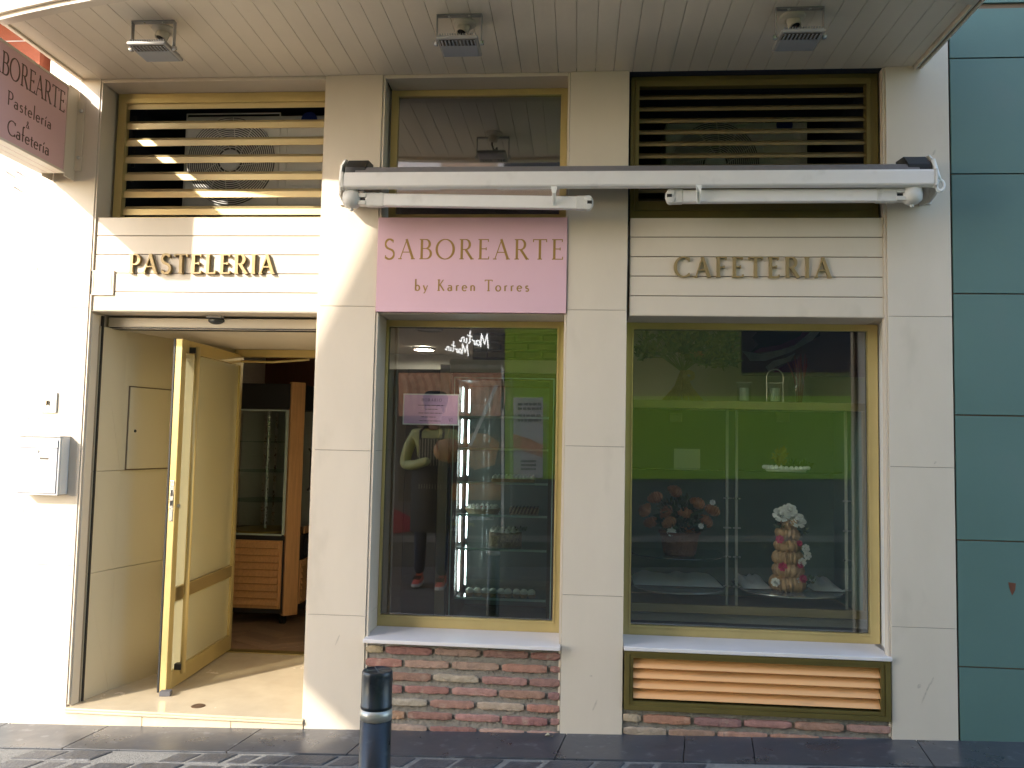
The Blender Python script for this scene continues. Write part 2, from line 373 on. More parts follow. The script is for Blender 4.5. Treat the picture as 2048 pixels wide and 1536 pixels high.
def glyph(mb, ch, o, ux, uy, un, h, T, t, depth, serif=True, tail=0):
    w, strokes = GL[ch]; o, ux, uy, un = Vector(o), Vector(ux), Vector(uy), Vector(un)
    for si, (pts, mode) in enumerate(strokes):
        if mode == 's' and not serif: continue
        n = len(pts); closed = n > 3 and abs(pts[0][0]-pts[-1][0])+abs(pts[0][1]-pts[-1][1]) < 1e-6
        L_, Rr = [], []
        for i, (x, y) in enumerate(pts):
            if closed: a = pts[i-1] if i > 0 else pts[-2]; b = pts[i+1] if i < n-1 else pts[1]
            else: a = pts[max(i-1, 0)]; b = pts[min(i+1, n-1)]
            dx, dy = b[0]-a[0], b[1]-a[1]; q = math.hypot(dx, dy) or 1; dx /= q; dy /= q
            wd = {'T': T, 't': t, 's': t, 'm': t+(T-t)*(.45+.4*abs(dx*dy)*2 if True else 0), 'c': t+(T-t)*abs(dy)**1.3}[mode]
            L_.append((x-dy*wd/2, y+dx*wd/2)); Rr.append((x+dy*wd/2, y-dx*wd/2))
        d = depth+.00025*si
        P = lambda q, k: o+ux*(q[0]*h)+uy*(q[1]*h)+un*k
        vs = []; fs = []
        for i in range(n): vs += [P(L_[i], 0), P(Rr[i], 0), P(L_[i], d), P(Rr[i], d)]
        for i in range(n-1):
            a, b = 4*i, 4*i+4
            fs += [(a+2, a+3, b+3, b+2), (a, b, b+1, a+1), (a, a+2, b+2, b), (a+1, b+1, b+3, a+3)]
        if not closed: fs += [(0, 1, 3, 2), (4*n-4, 4*n-2, 4*n-1, 4*n-3)]
        mb.add(vs, fs)
    return w

def textline(mk, s, o, ux, uy, un, h, width, T, t, depth, serif=True, per_letter=None, fit=True):
    "lays s from o along ux so that it is width metres long"
    nat = sum(GL[c][0] for c in s)*h; sx = min(1.0, width*.93/nat); nat *= sx; gap = (width-nat)/max(1, len(s)-1) if fit else .06*h
    x = 0; o = Vector(o); ux = Vector(ux)
    for c in s:
        mb = mk if per_letter is None else MB()
        w = glyph(mb, c, o+ux*x, ux*sx, uy, un, h, T, t, depth, serif)*sx
        if per_letter is not None and c != ' ': per_letter(mb)
        x += w*h+gap

def fonttext(s, size, o, ux, uy, un, mats, name, parent, depth=.001, shear=0.0, spacing=1.0):
    cu = bpy.data.curves.new(name, 'FONT'); cu.body = s; cu.size = size; cu.extrude = depth; cu.shear = shear; cu.space_character = spacing
    cu.resolution_u = 3
    tmp = bpy.data.objects.new('tmp', cu); COL.objects.link(tmp)
    dg = bpy.context.evaluated_depsgraph_get(); me = bpy.data.meshes.new_from_object(tmp.evaluated_get(dg))
    bpy.data.objects.remove(tmp); me.materials.clear(); me.materials.append(MT[mats])
    m = Matrix.Identity(4); o, ux, uy, un = Vector(o), Vector(ux), Vector(uy), Vector(un)
    for i in range(3): m[i][0] = ux[i]; m[i][1] = uy[i]; m[i][2] = un[i]; m[i][3] = o[i]
    me.transform(m); ob = bpy.data.objects.new(name, me); COL.objects.link(ob)
    if parent is not None: adopt(ob, parent)
    return ob

X_, Y_, Z_ = Vector((1, 0, 0)), Vector((0, 1, 0)), Vector((0, 0, 1))
def gz(x): return .0305*max(-9, min(9, x))

# ================================================================== GROUND
def ground_strip(mb, y0, y1, dz, x0=-60, x1=60):
    xs = [x0, -9, 9, x1]; vs = []; fs = []
    for x in xs: vs += [(x, y0, gz(x)+dz), (x, y1, gz(x)+dz)]
    for i in range(3): fs.append((2*i, 2*i+2, 2*i+3, 2*i+1))
    mb.add(vs, fs)
g = MB(); ground_strip(g, -80, 60, -.075); structure(g.build('ground', 'joint'))

slab = MB()
xs = [-6.2, -5.1, -4.05, -3.0, -2.42, -1.58, -.98, .02, .62, .95, 1.75, 2.55, 3.6, 4.7, 5.8]
for a, b in zip(xs[:-1], xs[1:]):
    sk = .10
    vs = []
    for z in (-.06, .0):
        vs += [(a+.002, .30, gz(a)+z), (b-.002, .30, gz(b)+z), (b-.002-sk, -.33, gz(b-sk)+z), (a+.002-sk, -.33, gz(a-sk)+z)]
    slab.add(vs, [(0, 1, 2, 3), (7, 6, 5, 4), (0, 4, 5, 1), (1, 5, 6, 2), (2, 6, 7, 3), (3, 7, 4, 0)])
structure(slab.build('pavement', 'slate', bevel=.003))

cob = MB()
y = -.345; row = 0
while y > -1.75:
    d = R.uniform(.105, .125); x = -6+R.uniform(0, .15)
    while x < 6:
        w = R.uniform(.15, .215) if R.random() > .18 else R.uniform(.1, .13)
        dz = R.uniform(-.007, .004); sk = .05
        pts = [(x, y), (x+w, y+R.uniform(-.004, .004)), (x+w-sk, y-d), (x-sk, y-d+R.uniform(-.004, .004))]
        vs = [(px, py, gz(px)-.07) for px, py in pts]+[(px, py, gz(px)-.004+dz) for px, py in pts]
        cob.add(vs, [(0, 1, 2, 3), (7, 6, 5, 4), (0, 4, 5, 1), (1, 5, 6, 2), (2, 6, 7, 3), (3, 7, 4, 0)])
        x += w+R.uniform(.016, .026)
    y -= d+R.uniform(.016, .024)
structure(cob.build('street', ['cobble'], bevel=.010))
jt = MB(); ground_strip(jt, -1.75, -.33, -.009, -12, 12); structure(jt.build('joint_sand', 'joint'))
# rest of the lane as big slabs up to the shop across it
lane = MB()
yy = -1.76
while yy > -4.9:
    x = -9+R.uniform(0, .4)
    while x < 9:
        w = R.uniform(.55, .8)
        vs = []
        for z in (-.06, -.006):
            for px, py in ((x, yy), (x+w, yy), (x+w-.25, yy-.33), (x-.25, yy-.33)): vs.append((px, py, gz(px)+z))
        lane.add(vs, [(0, 1, 2, 3), (7, 6, 5, 4), (0, 4, 5, 1), (1, 5, 6, 2), (2, 6, 7, 3), (3, 7, 4, 0)])
        x += w+.012
    yy -= .342
structure(lane.build('lane', mat('grey brown paving', (.17, .15, .125), .6, var=.25, vscale=6), bevel=.004))

# ================================================================== OUR SHOP BUILDING
shop = thing('shop_building', 'cream panelled pastry shop front with plank canopy, gold framed windows and brick base', 'shop')
def part(mb, name, mats, parent=None, bevel=.002, **k): return mb.build(name, mats, parent or shop, bevel=bevel, **k)
TOP = 3.492
PIL = [(-3.03, -2.722), (-1.407, -1.095), (-.062, .254), (1.588, 1.905)]
JO = [[2.18, .76], [2.20, 1.42, .55], [2.19, 1.47, .70], [2.17, 1.40, .60]]
for i, (a, b) in enumerate(PIL):
    p = MB(); zb = min(gz(a), gz(b))-.01; zs = [zb]+sorted(JO[i])+[TOP if i in (1, 2) else 3.799]
    for z0, z1 in zip(zs[:-1], zs[1:]): p.box(a, b, 0, .30 if i < 3 else .011, z0+.0010, z1-.0010)
    p.m = 1; p.box(a+.004, b-.004, .004, .29 if i < 3 else .010, zb, TOP-.01)
    if i == 3: p.box(1.72, 1.904, .0112, .30, zb, 3.79)
    o = part(p, 'pillar', ['cream', 'gap'], bevel=.0015)
    # edge trims
    t = MB()
    if i == 1: t.box(b+.002, b+.014, .006, .05, zb+.02, TOP-.003)
    if i in (1, 2, 3): t.box(a-.013, a-.002, .008, .05, zb+.02 if i != 2 else zb+.02, TOP-.003)
    if i == 0: t.box(b+.002, b+.010, .006, .05, 0.02, TOP-.003)
    t.build('edge_trim', 'cream', o)

for (x, y, w, h_) in ((1852, 1385, .006, .055), (1838, 1372, .010, .012), (1864, 1362, .004, .02), (1870, 925, .006, .008), (1182, 1352, .008, .004), (1650, 0, 0, 0), (130, 1330, .014, .010), (1868, 305, .006, .016), (1190, 1410, .005, .03), (675, 1280, .004, .03)):
    if not w: continue
    q = at(x, y, 0); m = MB(); m.prism([q+Vector((w*math.cos(t)*R.uniform(.6, 1.2)+.4*h_*math.sin(t), -.0004, h_*math.sin(t))) for t in [k*math.pi/4 for k in range(8)]], (0, -.0006, 0)); m.build('scuff_mark', 'scuff', shop)
# plank panels above door and above right window
def planks(x0, x1, z0, z1, n, lab):
    p = MB(); h = (z1-z0)/n
    for k in range(n): p.box(x0, x1, .018, .14, z0+k*h+.0022, z0+(k+1)*h-.0022)
    p.m = 1; p.box(x0+.003, x1-.003, .024, .13, z0+.004, z1-.004)
    o = part(p, 'plank_panel', ['cream', 'gap'], bevel=.0015); o['label'] = lab
planks(-2.711, -1.421, 2.168, 2.697, 5, 'planked cream panel over the doorway')
planks(.269, 1.574, 2.166, 2.692, 5, 'planked cream panel over the right window')
m = MB(); m.box(-1.08, -.076, .02, .30, 2.168, 2.69); part(m, 'lintel', 'cream')
# soffits of the openings (lintel undersides)
m = MB(); m.box(-2.711, -1.421, .145, .30, 2.170, 2.695); part(m, 'lintel', 'cream')
m = MB(); m.box(.269, 1.574, .145, .30, 2.168, 2.69); part(m, 'lintel', 'cream')
# thin drip trims under panels
for x0, x1 in ((-2.711, -1.421), (-1.08, -.076), (.269, 1.574)):
    m = MB(); m.box(x0, x1, .012, .28, 2.1635, 2.1665); part(m, 'drip_trim', 'cream')
# header boards under the canopy
m = MB(); m.box(-2.711, -1.421, .004, .30, 3.470, TOP-.002); part(m, 'header_board', 'cream')
m = MB(); m.box(-1.08, -.076, .004, .30, 3.470, TOP-.002); part(m, 'header_board', 'cream')
# masonry behind everything and the upper wall
m = MB(); m.box(-3.03, 1.905, .0, 6.5, 3.80, 8.2); part(m, 'upper_wall', 'cream')
m = MB(); m.box(-2.715, 1.58, .022, .30, TOP+.001, 3.795); part(m, 'leak_filler', 'dark')  # hidden filler added to stop sun leaking in above the louvres
m = MB(); m.box(-3.03, 1.905, .305, 1.25, TOP, 3.78); part(m, 'upper_floor_slab', 'dark')

# canopy: bowed front, planked underside
front = []
cx0, cx1 = -2.835, 1.738
for k in range(25):
    u = k/24; x = cx0+(cx1-cx0)*u
    front.append((x, -.69-.36*(1-abs(2*u-1)**2.0)-.0*u))
m = MB(); m.prism([Vector((cx0, -.002, TOP+.016))]+[Vector((x, y, TOP+.016)) for x, y in front]+[Vector((cx1, -.002, TOP+.016))], (0, 0, .27))
canopy = part(m, 'canopy', 'soffit', bevel=0)
m = MB(); pitch = .0998; x = cx0+.012
m.m = 0
def fy(x):
    u = (x-cx0)/(cx1-cx0); return -.69-.36*(1-abs(2*u-1)**2)
while x < cx1-.012:
    x1 = min(x+pitch-.0020, cx1-.012)
    m.prism([Vector((x, .016, TOP)), Vector((x1, .016, TOP)), Vector((x1, fy(x1)+.055, TOP)), Vector((x, fy(x)+.055, TOP))], (0, 0, .014)); x += pitch
m.build('plank_soffit', 'soffit', canopy, bevel=.0010)
m = MB()
for (a, b) in zip(front[:-1], front[1:]):
    m.prism([Vector((a[0], a[1], TOP-.022)), Vector((b[0], b[1], TOP-.022)), Vector((b[0], b[1]+.05, TOP-.022)), Vector((a[0], a[1]+.05, TOP-.022))], (0, 0, .036))
for (a, b) in zip(front[:-1], front[1:]):
    m.prism([Vector((a[0], a[1]-.02, TOP-.0)), Vector((b[0], b[1]-.02, TOP-.0)), Vector((b[0], b[1]-.003, TOP)), Vector((a[0], a[1]-.003, TOP))], (0, 0, .32))
m.build('fascia', 'cream', canopy, smooth=False)
m = MB(); m.box(cx0-.012, cx0+.010, -.70, -.004, TOP-.012, TOP+.29); m.build('side_trim', 'soffit', canopy, bevel=.002)
m = MB(); m.box(cx1-.008, cx1+.004, -.70, -.004, TOP-.02, TOP+.012)
m.m = 1; m.box(cx1+.006, cx1+.016, -.70, -.004, TOP-.014, TOP+.012)
m.m = 0; m.box(cx1+.018, cx1+.03, -.70, -.004, TOP-.02, TOP+.29)
m.build('side_trim', ['soffit', 'gap'], canopy, bevel=.002)

# frame helper : rectangular ring of four butted bars
def ring(mb, x0, x1, z0, z1, y0, y1, wl, wr, wb, wt):
    mb.box(x0, x0+wl, y0, y1, z0, z1); mb.box(x1-wr, x1, y0, y1, z0, z1)
    mb.box(x0+wl, x1-wr, y0, y1, z0, z0+wb); mb.box(x0+wl, x1-wr, y0, y1, z1-wt, z1)

# left louvre
lv = MB(); LX0, LX1, LZ0, LZ1 = -2.705, -1.424, 2.735, 3.468
ring(lv, LX0+.0, LX1, LZ0-.03, LZ1-.0, .155, .20, .030, .014, .022, .030)
ring(lv, LX0+.031, LX1-.0145, LZ0-.0075, LZ1-.0305, .145, .19, .022, .010, .006, .028)
louvre = part(lv, 'louvre_grille', 'gold', bevel=.002); louvre['label'] = 'wide bladed gold louvre grille over the doorway'
def slats(x0, x1, zs, y, dep, drop, mt, parent, th=.004, lip=.030):
    for z in zs:
        b = MB()   # blade: sloping plate with a rounded front lip
        pr = [(y, z-.006), (y+.012, z), (y+dep, z+drop), (y+dep, z+drop-th), (y+.013, z-th), (y+.004, z-lip), (y, z-lip)]
        b.prism([Vector((x0, a, c)) for a, c in pr], (x1-x0, 0, 0))
        b.build('slat', mt, parent, bevel=.0012)
zs = [at(440, q, .17).z for q in (203.5, 243.5, 277.5, 312, 346.5, 381, 416)]
slats(LX0+.054, LX1-.0255, zs, .165, .035, .02, 'slatgold', louvre, lip=.042)
for q in range(7): m = MB(); m.box(LX0+.056, LX0+.074, .225, .235, LZ0+.05+.09*q, LZ0+.09+.09*q); m.build('slat_clip', 'black', louvre)
# right louvre
lv = MB(); RX0, RX1, RZ0, RZ1 = .269, 1.574, 2.706, 3.488
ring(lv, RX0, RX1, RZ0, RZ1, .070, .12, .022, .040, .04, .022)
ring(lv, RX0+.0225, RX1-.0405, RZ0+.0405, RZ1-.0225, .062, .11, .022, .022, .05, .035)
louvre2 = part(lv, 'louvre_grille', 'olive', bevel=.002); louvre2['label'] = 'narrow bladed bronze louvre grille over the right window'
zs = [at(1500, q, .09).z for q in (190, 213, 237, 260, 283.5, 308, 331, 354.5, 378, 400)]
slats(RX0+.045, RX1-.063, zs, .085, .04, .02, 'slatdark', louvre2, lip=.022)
# equipment niches behind both louvres
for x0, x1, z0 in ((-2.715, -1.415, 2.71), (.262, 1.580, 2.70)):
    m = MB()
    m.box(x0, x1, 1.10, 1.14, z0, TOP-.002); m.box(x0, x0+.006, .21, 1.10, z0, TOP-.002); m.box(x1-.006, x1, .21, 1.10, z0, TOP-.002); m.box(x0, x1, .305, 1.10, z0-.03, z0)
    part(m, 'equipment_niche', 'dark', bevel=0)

# upper middle window
uw = MB(); ring(uw, -1.080, -.076, 2.70, 3.468, .155, .20, .04, .04, .05, .034)
up = part(uw, 'clerestory_window', 'gold', bevel=.002)
m = MB(); m.box(-1.041, -.115, .172, .178, 2.748, 3.436); m.build('pane', glass('upper pane glass', (.5, .5, .46), .26, 2.2, .035), up)
m = MB(); m.box(-1.06, -.09, .26, .28, 2.70, 3.468); m.build('blind_board', mat('grey backing board', (.17, .16, .14), .7), up)

# display windows
def display(x0, x1, z0, z1, y, wl, wr, wb, wt, lab):
    f = MB(); ring(f, x0, x1, z0, z1, y, y+.06, wl, wr, wb, wt)
    ring(f, x0+wl+.0005, x1-wr-.0005, z0+wb+.0005, z1-wt-.0005, y-.006, y+.02, .010, .010, .010, .010)
    o = part(f, 'display_window', 'gold', bevel=.002); o['label'] = lab
    k = MB(); k.box(x0+wl+.011, x1-wr-.011, y+.012, y+.018, z0+wb+.011, z1-wt-.011); k.build('pane', 'glass', o)
    k = MB(); ring(k, x0+wl+.001, x1-wr-.001, z0+wb+.001, z1-wt-.001, y+.022, y+.03, .014, .014, .014, .014); k.build('gasket', 'black', o)
    return o
w2 = display(-1.125, -.066, .44, 2.163, .26, .034, .040, .055, .026, 'narrow display window with a notice taped inside')
w3 = display(.262, 1.628, .45, 2.163, .26, .036, .044, .042, .026, 'wide display window over the slatted vent')
m = MB(); m.box(-1.092, -.066, -.055, .258, .425, .445); m.build('sill', 'sill', w2, bevel=.004)
m = MB(); m.prism([Vector((x, y, .432)) for x, y in ((.258, -.02), (1.586, -.02), (1.588, .0115), (1.630, .258), (.258, .258))], (0, 0, .020)); m.build('sill', 'sill', w3, bevel=.004)
# brick bases
def bricks(x0, x1, z0f, z1, rows, mat_z0, slant=0):
    m = MB(); zlow = min(gz(x0), gz(x1))-.02
    m.box(x0, x1, .014, .20, zlow, z1)
    m.m = 1; pit = .0662; z = z1-.024; r = 0
    pal = [(.34, .185, .145), (.31, .155, .125), (.38, .22, .17), (.29, .145, .12), (.40, .27, .20), (.40, .31, .24), (.34, .18, .15), (.37, .20, .14)]
    while z > zlow:
        x = x0-(.13 if r % 2 == 0 else .02)-R.uniform(0, .02)
        while x < x1:
            w = .235+R.uniform(-.008, .008); a, b = max(x, x0+.004), min(x+w, x1-.004)
            if b-a > .03 and z-.04 > zlow-.03:
                m.col = tuple(c*R.uniform(.9, 1.1)*k_ for c, k_ in zip(R.choice(pal), (1.0, 1.02, 1.0)))
                h = .0375+R.uniform(-.003, .003); n = max(2, int((b-a)/.022)); vs = []; fs = []; pr = R.uniform(-.004, .003)
                rot_ = R.uniform(-.012, .012)
                for i in range(n+1):
                    xx = a+(b-a)*i/n; e = .004 if i in (0, n) else 0
                    dzt = R.uniform(-.0022, .0022)-e*1.2+rot_*(xx-(a+b)/2); dzb = R.uniform(-.0022, .0022)+e*1.2+rot_*(xx-(a+b)/2); yf = pr+R.uniform(-.0012, .0012)+e*.8
                    vs += [(xx, .03, z+dzt), (xx, yf+.0035, z+dzt), (xx, yf, z-.004+dzt), (xx, yf-.001, z-h/2+(dzt+dzb)/2), (xx, yf, z-h+.004+dzb), (xx, yf+.0035, z-h+dzb), (xx, .03, z-h+dzb)]
                for i in range(n):
                    for q in range(6): A = 7*i+q; fs.append((A, A+1, A+8, A+7))
                fs += [tuple(range(7))[::-1], tuple(range(7*n, 7*n+7))]
                m.add(vs, fs)
            x += w+.014+R.uniform(0, .006)
        z -= pit+R.uniform(-.002, .002); r += 1
    return part(m, 'brick_base', ['mortar', 'brick'], bevel=0)
bricks(-1.093, -.064, 0, .423, 7, 0)
b2 = bricks(.256, 1.586, 0, .134, 2, 0)
# low vent
v = MB(); ring(v, .262, 1.580, .136, .429, -.012, .05, .026, .026, .024, .018)
ring(v, .2885, 1.5535, .1605, .4105, -.006, .045, .018, .018, .018, .016)
vent = part(v, 'low_vent', 'olive', bevel=.002)
for k in range(4):
    z1 = .390-.0505*k; b = MB()
    b.prism([Vector((.307, .038, z1+.002)), Vector((.307, .042, z1-.001)), Vector((.307, .004, z1-.049)), Vector((.307, .0, z1-.046))], (1.228, 0, 0))
    b.build('slat', 'orange', vent, bevel=.001)
m = MB(); m.box(.300, 1.545, .06, .066, .15, .42); m.build('back_plate', 'dark', vent)
m = MB(); m.box(.258, 1.584, .07, .20, .03, .43); part(m, 'vent_masonry', 'mortar', bevel=0)
# white reveal on the right of the wide window
m = MB(); m.prism([Vector((x, y, .4525)) for x, y in ((1.590, .0115), (1.634, .262), (1.719, .262), (1.719, .0115))], (0, 0, 1.715)); part(m, 'window_reveal', 'white')

m = MB(); m.box(1.5895, 1.7195, .0112, .30, 2.168, 3.79); part(m, 'pillar_return', 'cream')
m = MB(); m.box(1.5895, 1.7195, .0112, .30, .03, .4520); part(m, 'pillar_return', 'cream')
# ---------------- doorway
FL = .008
m = MB(); m.box(-2.722, -1.408, -.012, 1.22, FL-.012, FL); m.box(-2.722, -1.408, -.020, .3, FL-.024, FL-.0125)
for a, b in ((-2.72, -2.29), (-2.288, -1.80), (-1.798, -1.409)):
    m.m = 1; m.box(a, b, -.006, .30, -.14, FL-.0255)
step = part(m, 'doorway_step', ['marble', 'marbleside'], bevel=.003)
m = MB(); m.lathe([(0.0, .002), (.034, .002), (.038, 0), (.038, -.002)], (-2.038, .115, FL+.001), n=24); m.box(-2.052, -2.024, .108, .122, FL+.003, FL+.004)
m.build('floor_bolt_cover', mat('tarnished brass', (.16, .10, .06), .5, metal=.5), step)
# jamb return, lobby walls, ceiling
LW = [(-2.70, .095), (-2.66, .30), (-2.40, 1.26)]
m = MB(); m.box(-2.722, -2.704, .018, .085, FL, 2.149); part(m, 'door_jamb', 'cream')
lw = MB()
for (a, b) in zip(LW[:-1], LW[1:]):
    n = Vector((b[1]-a[1], -(b[0]-a[0]), 0)).normalized()
    zz = [FL, .80, 1.45, 2.07]
    for z0, z1 in ((FL, .70), (.702, 1.268), (1.27, 2.09)):
        lw.prism([Vector((a[0], a[1], z0)), Vector((b[0], b[1], z0)), Vector((b[0], b[1], z1)), Vector((a[0], a[1], z1))], -n*.04)
lobby = part(lw, 'lobby_wall', 'lobby', bevel=.001)
a, b = Vector((-2.66, .30, 0)), Vector((-2.40, 1.26, 0)); t_ = (b-a).normalized(); n_ = Vector((t_.y, -t_.x, 0))
p0 = a+t_*.04
m = MB(); m.obox(p0+Z_*1.275+n_*.001, t_*.52, Z_*.485, n_*.006); hatch = m.build('meter_hatch', 'lobby', lobby, bevel=.002)
m = MB(); m.obox(p0+Z_*1.268+n_*.0005-t_*.007, t_*.534, Z_*.499, n_*.002); m.build('hatch_gap', 'gap', lobby)
m = MB(); m.lathe([(0, .004), (.007, .004), (.009, 0)], p0+t_*.05+Z_*1.50+n_*.008, n_, 14); m.build('hatch_lock', 'black', hatch) if False else m.build('hatch_lock', 'black', lobby)
m = MB(); m.box(-2.704, -2.692, .098, .112, FL, 2.15); m.build('shutter_guide', 'black', lobby)
m = MB(); m.box(-1.425, -1.409, .02, 1.24, FL, 2.12); part(m, 'lobby_side_wall', 'lobby')
m = MB(); m.box(-2.72, -1.41, .25, 1.30, 2.088, 2.15); part(m, 'lobby_ceiling', mat('lobby ceiling paint', (.70, .62, .50), .6))
m = MB(); m.box(-2.702, -1.424, .170, .248, 2.098, 2.150); m.m = 1; m.box(-2.70, -1.424, .176, .248, 2.086, 2.0975)
part(m, 'shutter_box', ['cream', 'black'], bevel=.002)
# door frame at the back of the lobby
m = MB(); m.box(-2.395, -1.425, 1.215, 1.275, 2.035, 2.087); m.box(-1.445, -1.4255, 1.215, 1.275, FL, 2.0345); m.m = 1; m.box(-2.42, -1.425, 1.20, 1.28, FL-.001, FL+.006)
part(m, 'door_frame', ['gold', 'olive'], bevel=.002)
# open glass door leaf: hinge at the back left, standing out towards the street
H = Vector((-2.365, 1.245, 0)); E_ = Vector((-2.325, .272, 0)); dl = (E_-H); wl = dl.length; dl.normalize(); dn = Vector((dl.y, -dl.x, 0))
if dn.x < 0: dn = -dn
def leaf(mb, s0, s1, z0, z1, t0, t1): mb.obox(H+dl*s0+dn*t0+Z_*z0, dl*(s1-s0), Z_*(z1-z0), dn*(t1-t0))
d = MB(); DB, DT = FL+.012, 2.045
leaf(d, 0, .045, DB, DT, -.02, .02); leaf(d, wl-.06, wl, DB, DT, -.02, .02)
leaf(d, .0455, wl-.0605, DB, DB+.10, -.02, .02); leaf(d, .0455, wl-.0605, DT-.075, DT, -.02, .02); d.m = 1; leaf(d, .0455, wl-.0605, .515, .595, -.019, .019)
door = part(d, 'glass_door', ['gold', mat('aged gold rail', (.36, .26, .11), .4, metal=.5)], bevel=.003); door['label'] = 'gold framed glass door standing open towards the street'
m = MB(); leaf(m, .046, wl-.061, DB+.101, .514, -.004, .004); leaf(m, .046, wl-.061, .596, DT-.076, -.004, .004); m.build('pane', 'doorglass', door)
m = MB(); q = H+dl*(wl-.115)+dn*.062; m.tube([q+Z_*.10, q+Z_*2.01], .016, 16); hnd = m.build('handle', 'gold', door)
for p in hnd.data.polygons: p.use_smooth = len(p.vertices) == 4
for z in (.12, 1.97): m = MB(); m.obox(q-dn*.044+Z_*z-dl*.02, dl*.04, Z_*.035, dn*.040); m.build('handle_bracket', 'black', door, bevel=.002)
m = MB(); e = H+dl*(wl+.0005); m.obox(e-dn*.011+Z_*.985, dn*.022, Z_*.235, dl*.003)
lock = m.build('lock_plate', 'steel', door, bevel=.001)
m = MB(); m.obox(e-dn*.006+dl*.003+Z_*1.075, dn*.012, Z_*.03, dl*.004); m.build('latch', 'black', door)
m = MB(); m.obox(e-dn*.006+dl*.003+Z_*1.13, dn*.012, Z_*.035, dl*.001); m.build('latch', 'black', door)
m = MB(); q = H+dl*(wl-.04)+dn*.021+Z_*1.07; m.lathe([(0, .012), (.011, .012), (.012, 0)], q, dn, 16); m.build('lock_cylinder', 'steel', door)
m = MB(); leaf(m, wl-.008, wl+.004, DB, DT, -.030, -.0205); m.build('weather_strip', 'black', door)
m = MB(); m.obox((-2.325, .235, FL), (.06, .01, 0), (-.008, .045, 0), (0, 0, .028)); ds = m.build('door_stop', 'rubber', None, bevel=.004)
tag(ds, 'small grey rubber wedge on the marble under the open door', 'door stop')
m = MB(); m.tube([(-2.355, 1.20, 2.00), (-2.1, 1.16, 1.995), (-1.86, 1.21, 2.02)], .008, 8); m.build('closer_arm', 'gold', door)

# ---------------- shop interior
i_ = MB(); i_.box(-3.6, 1.9, 1.28, 6.4, -.05, FL-.003); i_.box(-1.40, 1.62, .33, 1.279, -.05, FL-.004); part(i_, 'interior_floor', 'woodfl', bevel=0)
hb = MB(); pw = .075
x = -2.75; col_ = 0
while x < -1.2:
    y = 1.15
    while y < 3.6:
        sgn = 1 if col_ % 2 == 0 else -1; hx = .30
        tone = R.uniform(.75, 1.2); hb.col = (.33*tone, .225*tone, .15*tone)
        y0_, y1_ = (y, y+hx*.6*sgn)
        if y0_ > 1.29 and y1_ > 1.29 and y0_+pw > 1.29: hb.prism([Vector((x, y0_, FL-.002)), Vector((x+hx-.0015, y1_, FL-.002)), Vector((x+hx-.0015, y1_+pw-.0015, FL-.002)), Vector((x, y0_+pw-.0015, FL-.002))], (0, 0, .002))
        y += pw
    x += hx; col_ += 1
part(hb, 'herringbone_board', mat('oak board', (.2, .13, .08), .38, var=.25, vscale=7, attr='tone', stretch=(2, 5, 1)), bevel=0)
i_ = MB()
i_.box(-3.6, 1.9, 6.4, 6.45, 0, 2.7); i_.box(-3.65, -3.6, 1.28, 6.4, 0, 2.7); i_.box(1.86, 1.9, .34, 6.4, 0, 2.7)
i_.box(-3.6, -2.44, 1.285, 1.32, FL, 2.7); i_.box(-1.40, -1.36, .33, 1.32, FL, 2.7)
part(i_, 'interior_wall', 'intwall', bevel=0)
i_ = MB(); i_.box(-1.40, 1.9, .33, 1.315, 2.46, 2.50); i_.box(-3.6, 1.9, 1.32, 6.4, 2.46, 2.50); part(i_, 'interior_ceiling', 'intceil', bevel=0)
i_ = MB(); i_.box(-3.2, -.2, 5.0, 5.05, 2.22, 2.455); part(i_, 'ceiling_beam', 'intceil', bevel=0)
# glazed brick wall patch at the back (right part)
i_ = MB(); i_.box(-.95, .2, 3.00, 3.02, .0, 2.455); i_.m = 1
for r in range(20):
    z = .95+r*.075; x = -.94-(.12 if r % 2 else 0)
    while x < .2:
        a, b = max(x, -.945), min(x+.235, .195)
        if b-a > .02: i_.box(a, b, 2.988, 3.0005, z+.006, z+.056)
        x += .25
part(i_, 'tiled_wall', [mat('tile joint', (.10, .09, .08), .8), mat('olive glazed tile', (.27, .25, .19), .35, var=.2, vscale=3)], bevel=.002)
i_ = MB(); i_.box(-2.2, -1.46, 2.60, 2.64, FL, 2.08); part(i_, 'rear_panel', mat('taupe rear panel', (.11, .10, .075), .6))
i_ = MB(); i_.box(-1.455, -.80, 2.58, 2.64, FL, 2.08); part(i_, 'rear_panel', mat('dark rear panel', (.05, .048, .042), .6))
i_ = MB(); i_.box(-3.05, -2.50, 3.40, 3.44, 1.0, 2.455); part(i_, 'wall_panelling', 'redwood')
i_ = MB(); i_.box(-3.58, -2.0, 3.442, 3.48, 0, 2.455); part(i_, 'partition', mat('pale partition', (.52, .49, .46), .7))

